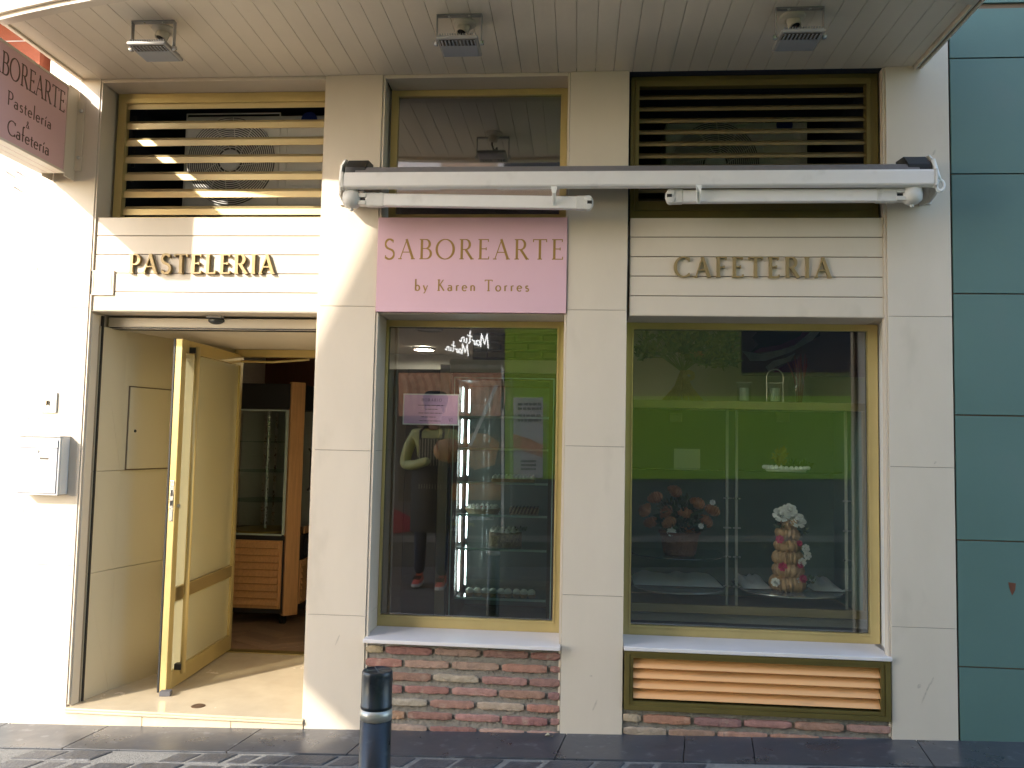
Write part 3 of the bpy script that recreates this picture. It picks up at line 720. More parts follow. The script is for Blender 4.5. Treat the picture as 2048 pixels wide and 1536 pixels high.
# ================================================================== NEIGHBOURS
teal = thing('neighbour_building', 'teal panelled building adjoining the cream shop front', 'building', (3.5, 0, 0))
tz = [gz(1.9)-.02, .417, 1.040, 1.668, 2.290, 2.915, 3.531, 3.800]
m = MB(); m.box(1.915, 6.0, .012, .5, .02, 3.95); m.build('joint_backing', 'gap', teal)
for z0, z1 in zip(tz[:-1], tz[1:]):
    for x0, x1 in ((1.915, 3.13), (3.136, 4.35), (4.356, 6.0)):
        m = MB(); m.box(x0, x1, 0, .0115, z0+.0035, z1-.0035); m.build('cladding_panel', 'teal', teal, bevel=.0012)
q = at(2024, 1176, 0); m = MB(); m.prism([q+Vector((x, -.0005, z)) for x, z in ((-.018, .028), (.018, .024), (.014, -.01), (.0, -.036), (-.010, -.01))], (0, -.001, 0)); m.build('peeled_patch', 'redwood', teal)
m = MB(); m.box(1.915, 6, .0, .4, 3.828, 3.87); m.box(1.915, 6, .0, .4, 3.898, 8.0); m.build('upper_wall', 'teal', teal, bevel=.003)

wh = thing('stucco_building', 'sunlit white rough stucco building left of the cream pillar', 'building', (-4, 0, 0))
m = MB(); m.box(-9, -3.034, .006, 4, -.3, 3.47); m.build('wall', 'stucco', wh)
m = MB()
for k in range(60):   # lumpy plaster edge against the smooth pillar
    z = -.08+k*.052; r = R.uniform(.006, .016)
    m.ball((-3.036, .004, z), r, 6, 5, (1, .5, 2.4))
m.build('plaster_edge', 'stucco', wh, smooth=True)
m = MB(); m.box(-9, -3.10, .004, 4, 3.50, 8); m.m = 1
for k in range(24): m.box(-9, -3.10, .0005, .006, 3.56+k*.16, 3.565+k*.16)
m.build('brick_upper_wall', ['redbrick', 'white'], wh)
m = MB(); m.box(-3.098, -2.845, .004, .4, 3.80, 8); m.box(-4.2, -4.1, -.004, .02, 3.5, 8); m.build('white_quoin', 'stucco', wh)
m = MB(); m.box(-9, -3.15, -.50, .0, 3.92, 4.08); m.build('shade_slab', 'redbrick', wh)  # slab added out of view to shade the brick below it
for x, y in ((18, 346), (38, 345), (33, 376)):
    m = MB(); p = at(x, y, -.0); m.tube([p+Vector((-.02, -.006, .012)), p+Vector((0, -.02, .0)), p+Vector((.022, -.008, -.014))], .005, 6)
    m.tube([p+Vector((-.012, .01, .0)), p+Vector((-.006, -.02, .004))], .004, 6)
    m.build('wall_hook', 'steel', wh)

# ================================================================== SIGNS
# pink sign board
c0, c1 = at(755, 437, -.008), at(1134, 626, -.008)
ps = thing('shop_sign', 'pink rectangular sign with gold lettering between two cream pillars', 'sign', (-.58, 0, 2.4))
m = MB(); m.box(-1.092, -.066, -.010, .018, 2.170, 2.686); m.build('sign_board', 'pink', ps, bevel=.0015)
m = MB(); p0, p1 = at(767, 518, -.012), at(1127, 518, -.012); hh = at(767, 478, -.012).z-p0.z
textline(m, 'SABOREARTE', (p0.x, -.0098, p0.z), X_, Z_, -Y_, hh, p1.x-p0.x, .118, .046, .0010, True, per_letter=lambda mb: mb.build('letter', 'goldtext', ps))
p0, p1 = at(829, 581, -.012), at(1058, 581, -.012); hh = at(829, 559, -.012).z-p0.z
textline(m, 'by Karen Torres', (p0.x, -.0098, p0.z), X_, Z_, -Y_, hh, p1.x-p0.x, .135, .085, .0010, True, per_letter=lambda mb: mb.build('letter', 'goldtext', ps))

def letters(word, x0, x1, yb, yt, lab, name):
    a, b = at(x0, yb, -.004), at(x1, yb, -.004); h = at(x0, yt, -.004).z-a.z
    th = thing(name, lab, 'lettering', ((a.x+b.x)/2, .018, a.z))
    textline(None, word, (a.x, .0165, a.z), X_, Z_, -Y_, h, b.x-a.x, .155, .065, (.022 if word[0] == 'P' else .013), True, per_letter=lambda mb: mb.build('letter', 'brass', th, bevel=0))
letters('PASTELERIA', 256, 548, 546, 508, 'raised metal word PASTELERIA on the planks over the open doorway', 'raised_lettering')
letters('CAFETERIA', 1349, 1664, 553, 513, 'raised metal word CAFETERIA on the planks over the wide window', 'raised_lettering')

# hanging sign, seen obliquely
hs = thing('hanging_sign', 'pink double sided sign projecting from the left pillar towards the street', 'sign', (-2.9, -.5, 2.9))
SX, SY0, SY1, SZ0, SZ1 = -2.84, -.095, -.885, 2.914, 3.408
m = MB(); ring_ = ((SY1, SY0, SZ0, SZ1))
m.box(SX-.15, SX-.003, SY1+.014, SY0-.014, SZ0+.014, SZ1-.014); m.m = 1
for xa, xb in ((SX-.05, SX), (SX-.098, SX-.052), (SX-.152, SX-.10)):
    m.box(xa, xb, SY1, SY0, SZ0, SZ0+.0138); m.box(xa, xb, SY1, SY0, SZ1-.0138, SZ1); m.box(xa, xb, SY1, SY1+.0138, SZ0+.014, SZ1-.014); m.box(xa, xb, SY0-.0138, SY0, SZ0+.014, SZ1-.014)
m.build('sign_box', ['pinkdim', 'cream'], hs, bevel=.001)
def on_face(s, xa, ya, xb, yb, hpx, T, t, par, serif):
    a, b = atx(xa, ya, SX), atx(xb, yb, SX); top = atx(xa, ya-hpx, SX).z
    zz = (a.z+b.z)/2
    textline(None, s, (SX-.0035, a.y, zz), Y_, Z_, X_, top-a.z, b.y-a.y, T, t, .0015, serif, per_letter=lambda mb: mb.build('letter', 'brown', hs))
m = MB()
on_face('SABOREARTE', -32, 133, 130, 217, 49, .11, .045, m, True)
on_face('Pastelería', 15, 204, 103, 263, 29, .10, .065, m, False)
on_face('&', 53, 256, 66, 262, 16, .09, .05, m, False)
on_face('Cafetería', 15, 268, 99, 311, 31, .10, .065, m, False)
m = MB(); m.box(SX-.012, SX-.004, -.094, -.004, 2.90, 3.42); m.box(SX-.14, SX-.132, -.094, -.004, 2.90, 3.42); m.box(SX-.15, SX+.035, -.012, -.002, 2.955, 3.36)
m.build('wall_bracket', 'cream', hs, bevel=.0015)
m = MB()
for z in (3.30, 3.03): m.lathe([(0, .010), (.008, .009), (.011, .003), (.011, 0)], (SX+.018, -.012, z), (0, -1, 0), 10)
m.build('bolt', 'steel', hs)

# ================================================================== AWNING
aw = thing('folded_awning', 'folded white awning on two jointed arms above the pink sign', 'awning', (.28, -.1, 2.9))
AY = -.26
a0, a1 = at(683, 343, AY), at(1874, 340, AY); zb = (at(683, 378, AY).z+at(1874, 368, AY).z)/2; zt = (a0.z+a1.z)/2
m = MB()
prof = [(AY, zb+.004), (AY-.004, zb+.012), (AY-.004, zt-.01), (AY, zt), (AY+.03, zt+.004), (AY+.05, zt-.02), (AY+.05, zb+.01), (AY+.02, zb-.004)]
m.prism([Vector((a0.x+.012, a, c)) for a, c in prof], (a1.x-a0.x-.024, 0, 0))
front_bar = m.build('front_bar', 'awn', aw, bevel=.002)
for x in (a0.x-.002, a1.x-.012):
    m = MB()
    m.prism([Vector((x, a+(0 if 0 else 0)-.002, c)) for a, c in [(AY-.004, zb), (AY-.006, zt+.002), (AY+.03, zt+.007), (AY+.055, zt-.02), (AY+.055, zb+.005), (AY+.02, zb-.008)]], (.0135, 0, 0))
    m.build('end_cap', 'awncap', front_bar, bevel=.002)
m = MB(); m.tube([(a0.x+.03, -.135, zt+.02), (a1.x-.03, -.135, zt+.02)], .046, 20); m.build('canvas_roll', 'canvas', aw, smooth=False)
m = MB(); m.prism([Vector((a0.x+.05, a, c)) for a, c in [(-.19, zt+.020), (-.17, zt+.055), (-.06, zt+.075), (-.03, zt+.06), (-.165, zt+.045)]], (a1.x-a0.x-.1, 0, 0)); m.build('hood', 'canvas', aw)
def bracket(x, sgn):
    m = MB()
    pr = [(-.004, zt-.11), (-.004, zt+.13), (-.12, zt+.12), (-.19, zt+.06), (-.215, zt-.03), (-.20, zt-.10), (-.12, zt-.125)]
    m.prism([Vector((x, a, c)) for a, c in pr], (sgn*.010, 0, 0)); m.box(min(x, x+sgn*.06), max(x, x+sgn*.06), -.014, -.002, zt-.10, zt+.085)
    o = m.build('wall_bracket', 'awncap', aw, bevel=.002)
    b = MB()
    for z in (zt+.06, zt-.07): b.lathe([(0, .006), (.007, .005), (.009, 0)], (x+sgn*.045, -.014, z), (0, -1, 0), 8)
    b.build('bolt', 'black', o)
    b = MB(); b.prism([Vector((x-sgn*.012, a, c)) for a, c in [(-.02, zt-.0), (-.02, zt+.12), (-.12, zt+.112), (-.18, zt+.055), (-.18, zt)]], (-sgn*.11, 0, 0)); b.build('gear_cover', 'black', o, bevel=.004)
bracket(a0.x-.018, -1); bracket(a1.x+.018, 1)
def arm(xs, xe, ys, ye, elbow_x, tip_x, sgn):
    "forearm from the shoulder joint (xs) to the elbow tip (xe)"
    Ya = -.20
    s_, e_ = at(xs, ys, Ya), at(xe, ye, Ya); d_ = (e_-s_); L_ = d_.length; d_.normalize(); up = Vector((-d_.z, 0, d_.x))
    if up.z < 0: up = -up
    hh = .066
    m = MB(); m.obox(s_-up*hh/2-Y_*.018, d_*L_, up*hh, Y_*.036); a = m.build('arm', 'awn', aw, bevel=.008, seg=3)
    # sleeve near the shoulder
    m = MB(); m.obox(s_-up*(hh/2+.003)-Y_*.020+d_*.0, d_*.10, up*(hh+.006), Y_*.040); m.build('arm_sleeve', 'awncap', a, bevel=.008)
    # elbow tip with two knuckles and a dark band
    m = MB()
    for k in (-1, 0, 1): m.lathe([(0, .024), (.018, .022), (.021, .012), (.021, -.012), (.018, -.022), (0, -.024)], e_+d_*(.016-.006*abs(k))+up*(.018*k)-Y_*.004, up if k == 0 else Y_, 14)
    m.build('elbow_joint', 'awncap', a, smooth=False, bevel=0)
    m = MB(); m.obox(e_-up*.008-Y_*.028+d_*.006, d_*.024, up*.016, Y_*.01); m.build('elbow_band', 'black', a)
    m = MB(); m.obox(e_-up*(hh/2+.002)-Y_*.021-d_*.05, d_*.055, up*(hh+.004), Y_*.042); m.build('elbow_sleeve', 'awncap', a, bevel=.005)
    # shoulder
    c = s_-d_*.075
    m = MB(); m.lathe([(0, .052), (.030, .048), (.046, .03), (.050, .0), (.046, -.028), (.03, -.044), (0, -.048)], c+Z_*.002, (0, 0, 1), 20); m.build('shoulder_joint', 'awncap', a, smooth=True)
    m = MB(); m.obox(c-up*.030-Y_*.024+d_*.03, d_*.05, up*.022, Y_*.048); m.obox(c+up*.008-Y_*.024+d_*.03, d_*.05, up*.022, Y_*.048); m.build('shoulder_fork', 'awncap', a, bevel=.004)
    m = MB(); m.obox(c-up*.012-Y_*.014+d_*.03, d_*.05, up*.018, Y_*.03); m.build('shoulder_pin', 'black', a)
    m = MB(); m.box(c.x-.045, c.x+.045, -.19, -.004, c.z+.05, c.z+.07); m.lathe([(0, -.012), (.010, -.012), (.010, 0)], c-Z_*.048, (0, 0, 1), 8); m.build('shoulder_plate', 'awncap', a, bevel=.003)
    return a
arm(732, 1172, 400, 407, 0, 0, 1); arm(1792, 1345, 391, 394, 0, 0, -1)
for x, ya, yb in ((1108, 374, 409), (1398, 371, 405)):
    m = MB(); p, q = at(x, ya, AY-.01), at(x, yb, -.225)
    m.prism([p+Vector((-.016, 0, .004)), p+Vector((.016, 0, .004)), p+Vector((.010, 0, -.03)), q+Vector((.009, 0, .004)), q+Vector((.004, 0, -.004)), q+Vector((-.006, 0, -.004)), q+Vector((-.010, 0, .004)), p+Vector((-.009, 0, -.03))], (0, .012, 0))
    m.build('arm_clip', 'white', front_bar, bevel=.003)
p = at(1880, 372, -.24); ck = MB()
ck.tube([p+Vector((-.022, .02, .14)), p+Vector((-.006, .01, .06)), p+Vector((0, 0, .025))], .010, 10)
ck.tube([p+Vector((.018*math.sin(t), 0, .002+.026*math.cos(t))) for t in [k*2*math.pi/16 for k in range(16)]], .0085, 8, closed=True)
ck.build('crank_eye', 'white', aw, smooth=True)

# ================================================================== FLOODLIGHTS
def floodlight(px, label, flip, loc=None):
    xc = px
    t = thing('floodlight', label, 'floodlight', (xc, -.585, TOP), 'floodlights under the canopy')
    z0 = 3.345; y0, y1 = -.678, -.490; w = .096
    m = MB(); m.box(xc-w, xc+w, y0, y1, z0, z0+.017); body = m.build('housing', 'lampgrey', t, bevel=.007, seg=3)
    m = MB()
    for k in range(15): m.box(xc-w*.86+k*.0118, xc-w*.86+k*.0118+.004, y0+.006, y1-.02, z0+.0172, z0+.027)
    m.build('heat_sink', 'lampgrey', body)
    m = MB(); m.box(xc-w+.012, xc+w-.012, y0+.070, y1-.012, z0-.003, z0-.0002); m.build('front_glass', 'lens', body, bevel=.001)
    m = MB(); m.box(xc-w+.012, xc+w-.012, y0+.012, y0+.069, z0-.002, z0-.0002)
    m.build('reflector', 'reflector', body)
    m = MB()
    for i in range(10):
        for j in range(4):
            m.lathe([(.0048, 0), (.0035, -.0022), (0, -.003)], (xc-w+.022+i*.0172, y0+.021+j*.0132, z0-.0021), (0, 0, 1), 8)
    m.build('led_cell', 'lens', body)
    m = MB(); ya = -.610
    m.box(xc-w-.012, xc+w+.012, ya-.014, ya+.014, TOP-.006, TOP-.001)
    for s in (-1, 1): m.box(xc+s*(w+.010)-.002, xc+s*(w+.010)+.002, ya-.012, ya+.012, z0-.0+.004, TOP-.006)
    m.build('bracket', 'lampgrey', t)
    for s in (-1, 1): m = MB(); m.lathe([(0, .010), (.011, .010), (.013, 0), (.013, -.006)], (xc+s*(w+.012), ya, z0+.010), (s, 0, 0), 10); m.build('pivot_bolt', 'steel', t)
    for s in (-.5, .5): m = MB(); m.lathe([(0, .004), (.007, .003), (.008, 0)], (xc+s*w, ya, TOP-.006), (0, 0, -1), 8); m.build('bolt', 'steel', t)
    m = MB(); c = Vector((xc+.012*flip, -.535, TOP-.001))
    m.lathe([(.058, 0), (.058, .006), (.050, .011), (.040, .012), (.036, .022), (.033, .020)], c, (0, 0, -1), 28)
    ax = Vector((-.25*flip, -.3, -1)).normalized()
    m.lathe([(.031, 0), (.031, .040), (.026, .047), (.021, .044)], c-Z_*.012, ax, 22)
    so_ = m.build('ceiling_socket', mat('socket cream', (.58, .52, .42), .45) if 'socket cream' not in bpy.data.materials else bpy.data.materials['socket cream'], t, smooth=False)
    for p in so_.data.polygons: p.use_smooth = True
    m = MB(); m.lathe([(0, .040), (.0225, .040)], c-Z_*.012, ax, 18); m.build('socket_hole', 'black', t)
    m = MB(); q = c-Z_*.012+ax*.045
    m.tube([q-ax*.02, q+ax*.015, q+Vector((.012*flip, .012, -.06)), Vector((xc+.03*flip, -.565, z0+.06)), Vector((xc+.03*flip, -.59, z0+.015))], .006, 8); m.build('cable', 'black', t, smooth=True)
    return t
for (x, y), lab, fl in (((313, 102), 'grey square floodlight under the canopy above the doorway, its glass catching the sun', 1), ((920, 93), 'grey square floodlight under the canopy above the narrow window', 1), ((1595, 80), 'grey square floodlight under the canopy above the bronze louvre', -1)):
    floodlight(at(x, y, -.575).x, lab, fl)

# ================================================================== SMALL FITTINGS
# mailbox
mb_ = thing('mailbox', 'white metal letter box with keyhole on the left pillar', 'mailbox', (-3.02, -.05, 1.4))
a, b = at(38, 872, -.09), at(113, 991, -.09)
bx0, bx1, bz0, bz1 = a.x, b.x, b.z, a.z
m = MB(); m.box(bx0, bx1+.003, -.075, -.003, bz0+.002, bz1-.002); m.build('box_body', 'boxwhite', mb_, bevel=.003)
m = MB(); m.box(bx0-.001, bx1+.001, -.0865, -.0755, bz0, bz1); m.build('box_front', 'boxwhite', mb_, bevel=.0025)
m = MB(); m.box(bx0+.010, bx1-.010, -.092, -.0868, bz0+.012, bz1-.065); m.build('box_door', 'boxwhite', mb_, bevel=.0015)
m = MB(); m.box(bx0+.010, bx1-.008, -.094, -.0868, bz1-.060, bz1-.022); m.build('flap', 'boxwhite', mb_, bevel=.0015)
m = MB(); m.box(bx0-.004, bx1+.005, -.10, -.003, bz1+.0005, bz1+.0045); m.build('lid', 'boxwhite', mb_, bevel=.0015)
m = MB(); ring(m, bx0+.006, bx1-.006, bz0+.008, bz1-.018, -.0885, -.0866, .0042, .0042, .0042, .0042); m.box(bx0+.010, bx1-.010, -.0926, -.0866, bz1-.0648, bz1-.0602); m.build('door_seam', mat('seam grey', (.16, .16, .19), .7), mb_)
m = MB(); q = at(76, 902, -.09); m.lathe([(0, .004), (.006, .0045), (.009, .003), (.0095, 0)], (q.x, -.092, q.z), (0, -1, 0), 16); m.build('lock', 'steel', mb_)
m = MB(); q = at(89, 917, -.09); m.box(q.x-.026, q.x+.026, -.0925, -.0915, q.z-.006, q.z+.006); m.build('name_slot', mat('smoky name slot', (.07, .06, .05), .3), mb_)
# key switch
ks = thing('key_switch', 'square steel key switch plate above the letter box', 'switch', tuple(at(99, 805, 0)))
q = at(99, 805, 0); m = MB(); m.box(q.x-.047, q.x+.047, -.012, -.001, q.z-.056, q.z+.056); m.build('plate', mat('white steel plate', (.72, .74, .73), .3, metal=.4), ks, bevel=.003)
m = MB(); m.lathe([(0, .010), (.010, .010), (.013, .007), (.014, 0)], (q.x-.002, -.012, q.z), (0, -1, 0), 16); m.box(q.x-.006, q.x+.002, -.030, -.022, q.z-.020, q.z+.010); m.box(q.x-.014, q.x+.012, -.017, -.0125, q.z-.004, q.z+.004); m.build('key', mat('dull brass key', (.35, .28, .2), .4, metal=.8), ks, bevel=.001)
m = MB(); m.box(q.x-.002, q.x+.010, -.0135, -.0121, q.z+.018, q.z+.022); m.build('marking', 'black', ks)
# junction cover
q = at(203, 566, 0); jb = thing('junction_cover', 'cream square cover plate at the left end of the doorway planks', 'cover plate', (q.x, 0, q.z))
m = MB(); m.box(q.x-.068, q.x+.066, .006, .0175, q.z-.067, q.z+.072); m.build('cover', 'cream', jb, bevel=.003)
m = MB(); ring(m, q.x-.054, q.x+.054, q.z-.054, q.z+.055, .003, .0058, .003, .003, .003, .003); m.box(q.x-.05, q.x+.035, .004, .0058, q.z-.032, q.z-.029); m.build('rim', 'cream', jb, bevel=.0005)
# motion sensor
q = at(432, 641, .165); ms = thing('motion_sensor', 'small dark dome sensor on the lintel above the open door', 'sensor', (q.x, .16, q.z))
m = MB(); m.ball((q.x, .170, q.z), .05, 18, 10, (.95, .62, .46)); m.build('dome', mat('smoked dome', (.05, .055, .06), .2), ms, smooth=True)
m = MB(); m.box(q.x-.048, q.x+.048, .135, .1695, q.z+.012, q.z+.027); m.build('base', 'lampgrey', ms, bevel=.005)
# bollard
q = at(755, 1340, -1.63); BX = q.x; bzt = q.z; br = .0500
bo = thing('bollard', 'dark blue steel bollard with silver band in front of the brick base', 'bollard', (BX, -1.63, gz(BX)))
m = MB(); zsea = at(752, 1406, -1.63).z; zb0, zb1 = at(750, 1437, -1.63).z, at(750, 1414, -1.63).z
m.lathe([(br*1.02, -.02), (br*1.02, zb0-.0), (br*.985, zb0), (br*.985, zb1), (br*1.02, zb1), (br*1.02, zsea-.001), (br, zsea), (br, bzt-.012), (br*.985, bzt-.004), (br*.94, bzt)], (BX, -1.63, 0), (0, 0, 1), 48); m.build('post', 'bollard', bo, smooth=True)
m = MB(); m.lathe([(br*.94, bzt), (br*.86, bzt+.001), (br*.84, bzt-.001), (0, bzt)], (BX, -1.63, 0), (0, 0, 1), 40); m.m = 0
cap = m.build('cap', 'bollard', bo, smooth=True)
m = MB()
for an in (.6, 2.0): m.obox((BX-.038*math.cos(an), -1.63-.038*math.sin(an), bzt+.0001), (.076*math.cos(an), .076*math.sin(an), 0), (-.003*math.sin(an), .003*math.cos(an), 0), (0, 0, .0006))
m.build('scratch', mat('bare scratch', (.12, .13, .13), .6), cap)
m = MB(); m.lathe([(br*.99, zb0+.001), (br*1.035, zb0+.001), (br*1.035, zb1-.001), (br*.99, zb1-.001)], (BX, -1.63, 0), (0, 0, 1), 48)
m.build('reflective_band', mat('worn silver band', (.50, .48, .42), .35, metal=.5, var=.1, stain=((.06, .06, .05), .9, 9)), bo, smooth=True)
# dry leaf
q = at(1098, 1468, -.02)
lf = MB(); lf.add([(q.x-.022, -.05, gz(q.x)+.004), (q.x-.004, -.066, gz(q.x)+.016), (q.x+.006, -.05, gz(q.x)+.008), (q.x-.006, -.036, gz(q.x)+.018)], [(0, 1, 2), (0, 2, 3)]); lf.add([(q.x+.004, -.06, gz(q.x)+.003), (q.x+.022, -.062, gz(q.x)+.012), (q.x+.024, -.05, gz(q.x)+.004)], [(0, 1, 2)])
lo = lf.build('fallen_leaf', mat('dry leaf', (.42, .38, .26), .8)); tag(lo, 'curled pale dry leaf at the foot of the middle pillar', 'leaf')

# ================================================================== AIR UNITS
def airunit(x0, x1, z0, z1, y, cx, cz, rr, label):
    t = thing('air_conditioner', label, 'air conditioner', ((x0+x1)/2, y, z0))
    m = MB(); m.box(x0, x1, y, y+.32, z0, z1); m.build('casing', 'alu', t, bevel=.012, seg=3)
    m = MB(); m.lathe([(rr*1.02, 0), (0, .0)], (cx, y-.002, cz), (0, -1, 0), 40); m.build('fan_well', 'alubk', t)
    m = MB()
    k = 0
    r = rr
    while r > rr*.28:
        m.tube([(cx+r*math.cos(q*math.pi/24), y-.014, cz+r*math.sin(q*math.pi/24)) for q in range(48)], .0036, 5, closed=True); r -= .0125
    for q in range(12): m.tube([(cx+rr*.25*math.cos(q*math.pi/6), y-.010, cz+rr*.25*math.sin(q*math.pi/6)), (cx+rr*math.cos(q*math.pi/6+.5), y-.010, cz+rr*math.sin(q*math.pi/6+.5))], .0028, 5)
    m.build('fan_grille', 'alu', t)
    m = MB(); m.lathe([(0, .012), (rr*.22, .011), (rr*.25, .004), (rr*.25, 0)], (cx, y-.012, cz), (0, -1, 0), 28); m.build('hub_disc', 'white', t)
    m = MB(); xr = cx+rr*1.12; ring(m, cx-rr*1.08, xr, cz-rr*1.1, cz+rr*1.1, y-.008, y-.0005, .006, .006, .006, .006)
    for k in range(4): m.box(xr+.07, x1-.06, y-.006, y-.0005, cz+rr*(.45-.34*k), cz+rr*(.45-.34*k)+.006)
    ring(m, xr+.04, x1-.04, cz-rr*.8, cz+rr*.85, y-.005, y-.0005, .005, .005, .005, .005)
    m.build('moulding', 'alu', t)
    m = MB(); m.lathe([(0, .003), (.05, .003), (.05, 0)], (x1-.14, y-.001, z1-.03), (0, -1, 0), 20); o = m.build('badge', 'blue', t); o.scale = (1, 1, 1)
p0, p1, pc = at(366, 412, .42), at(648, 230, .42), at(462, 322, .42)
airunit(p0.x, p1.x+.05, p0.z, p1.z, .42, pc.x, pc.z, abs(at(548, 322, .42).x-pc.x), 'pale air conditioner unit behind the louvre over the doorway')
p0, p1, pc = at(1330, 425, .75), at(1615, 240, .75), at(1430, 330, .75)
airunit(p0.x, p1.x, p0.z, p1.z, .75, pc.x, pc.z, abs(at(1518, 330, .75).x-pc.x), 'shaded air conditioner unit behind the bronze louvre over the wide window')

# ================================================================== FRIDGES
def fridge_a():
    "corner post cake fridge seen through the doorway"
    t = thing('cake_fridge', 'empty black cake fridge with oak corner posts and slatted base, through the doorway', 'fridge', (-2.4, 2.3, 0))
    x0, x1, y0, y1 = -2.96, -2.18, 2.0, 2.72; ch = .085
    def octo(i=0): return [(x0+ch+i*0, y0+i), (x1-ch, y0+i), (x1-i, y0+ch), (x1-i, y1-ch), (x1-ch, y1-i), (x0+ch, y1-i), (x0+i, y1-ch), (x0+i, y0+ch)]
    def slabz(m, i, z0, z1): m.prism([Vector((a, b, z0)) for a, b in octo(i)], (0, 0, z1-z0))
    m = MB(); slabz(m, .004, 1.70, 1.90); m.build('cabinet_head', 'black2', t, bevel=.004)
    m = MB(); slabz(m, .004, .10, .70); m.build('cabinet_base', 'black2', t, bevel=.004)
    m = MB()
    for a, b in ((0, 1), (2, 3)):
        pass
    # oak corner posts on the chamfers
    for (ax, ay), (bx, by) in (((x1-ch, y0), (x1, y0+ch)), ((x0+ch, y0), (x0, y0+ch)), ((x1, y1-ch), (x1-ch, y1))):
        A, B = Vector((ax, ay, .085)), Vector((bx, by, .085)); d_ = (B-A); n_ = Vector((d_.y, -d_.x, 0)).normalized()
        if n_.dot(Vector(((x0+x1)/2, (y0+y1)/2, 0))-A) > 0: n_ = -n_
        m.obox(A-n_*.03, d_, n_*.044, Z_*1.83)
    m.build('corner_post', 'wood', t, bevel=.006)
    fx0, fx1 = x0+ch+.02, x1-ch-.03
    m = MB(); m.box(fx0-.01, fx1+.01, y0-.012, y0+.003, .14, .665); lvb = m.build('louvre_panel', 'wood', t)
    m = MB()
    for k in range(9):
        z = .165+k*.055; m.prism([Vector((fx0+.01, y0-.013, z)), Vector((fx0+.01, y0-.042, z+.006)), Vector((fx0+.01, y0-.014, z+.050))], (fx1-fx0-.02, 0, 0))
    m.build('louvre_slat', 'wood', lvb)
    m = MB(); m.box(x1-.003, x1+.010, y0+ch+.03, y1-ch-.02, .16, .50)
    for k in range(7):
        z = .18+k*.045; m.prism([Vector((x1+.011, y0+ch+.05, z)), Vector((x1+.022, y0+ch+.05, z+.004)), Vector((x1+.011, y0+ch+.05, z+.038))], (0, y1-y0-2*ch-.09, 0))
    m.box(x1, x1+.012, y0+ch+.09, y1-ch-.02, .705, .76)
    m.build('side_louvre', 'wood', t)
    m = MB(); m.box(fx0, fx1+.02, y0+.004, y0+.010, .71, 1.69); m.build('glass_side', 'clear', t)
    m = MB(); m.box(x1-.010, x1-.004, y0+ch+.02, y1-ch, .71, 1.69); m.build('glass_side', 'clear', t)
    m = MB(); m.box(fx1+.0, fx1+.022, y0-.004, y0+.003, .71, 1.69); m.box(fx0, fx1, y0-.004, y0+.003, .703, .715); m.box(fx0, fx1, y0-.004, y0+.003, 1.68, 1.692); m.build('glass_trim', mat('pale seal', (.42, .5, .46), .4), t)
    m = MB()
    for z in (.95, 1.19, 1.43): m.lathe([(.0, .006), (.27, .006), (.27, 0), (0, 0)], ((x0+x1)/2, (y0+y1)/2, z), (0, 0, 1), 32)
    m.build('glass_shelf', 'shelf', t)
    m = MB(); m.tube([((x0+x1)/2, (y0+y1)/2, .70), ((x0+x1)/2, (y0+y1)/2, 1.70)], .014, 10)
    for k in (-.16, -.06, .12): m.box((x0+x1)/2+k, (x0+x1)/2+k+.022, y1-.06, y1-.05, .71, 1.69)
    m.build('centre_pole', 'steel', t)
    m = MB(); m.box(x0+.02, x1-.1, y1-.035, y1-.03, .7, 1.7); m.build('back_panel', mat('grey fridge back', (.42, .44, .43), .4), t)
    m = MB(); m.lathe([(.0, .02), (.24, .015), (.25, 0)], ((x0+x1)/2, (y0+y1)/2, .70), (0, 0, 1), 28); m.build('turntable', mat('gold tray', (.4, .3, .1), .4, metal=.6), t)
    for (cx_, cy_) in ((x1-.11, y0+.08), (x0+.11, y0+.08), (x1-.11, y1-.1)):
        m = MB()
        for s in (-.018, .006): m.lathe([(.034, 0), (.034, .014), (0, .014)], (cx_+s, cy_, FL+.036), (1, 0, 0), 16)
        m.box(cx_-.014, cx_+.014, cy_-.02, cy_+.02, .06, .098); m.build('caster', 'black', t, bevel=0)
    m = MB(); m.tube([(x1+.03, y0+.15, 1.05), (x1+.05, y0+.15, 1.08), (x1+.05, y0+.15, 1.36), (x1+.03, y0+.15, 1.39)], .010, 8); m.build('handle', 'black', t)
    m = MB(); m.box(x1, x1+.01, y0+.20, y1-.15, .53, .68); m.build('control_panel', 'black', t)
fridge_a()

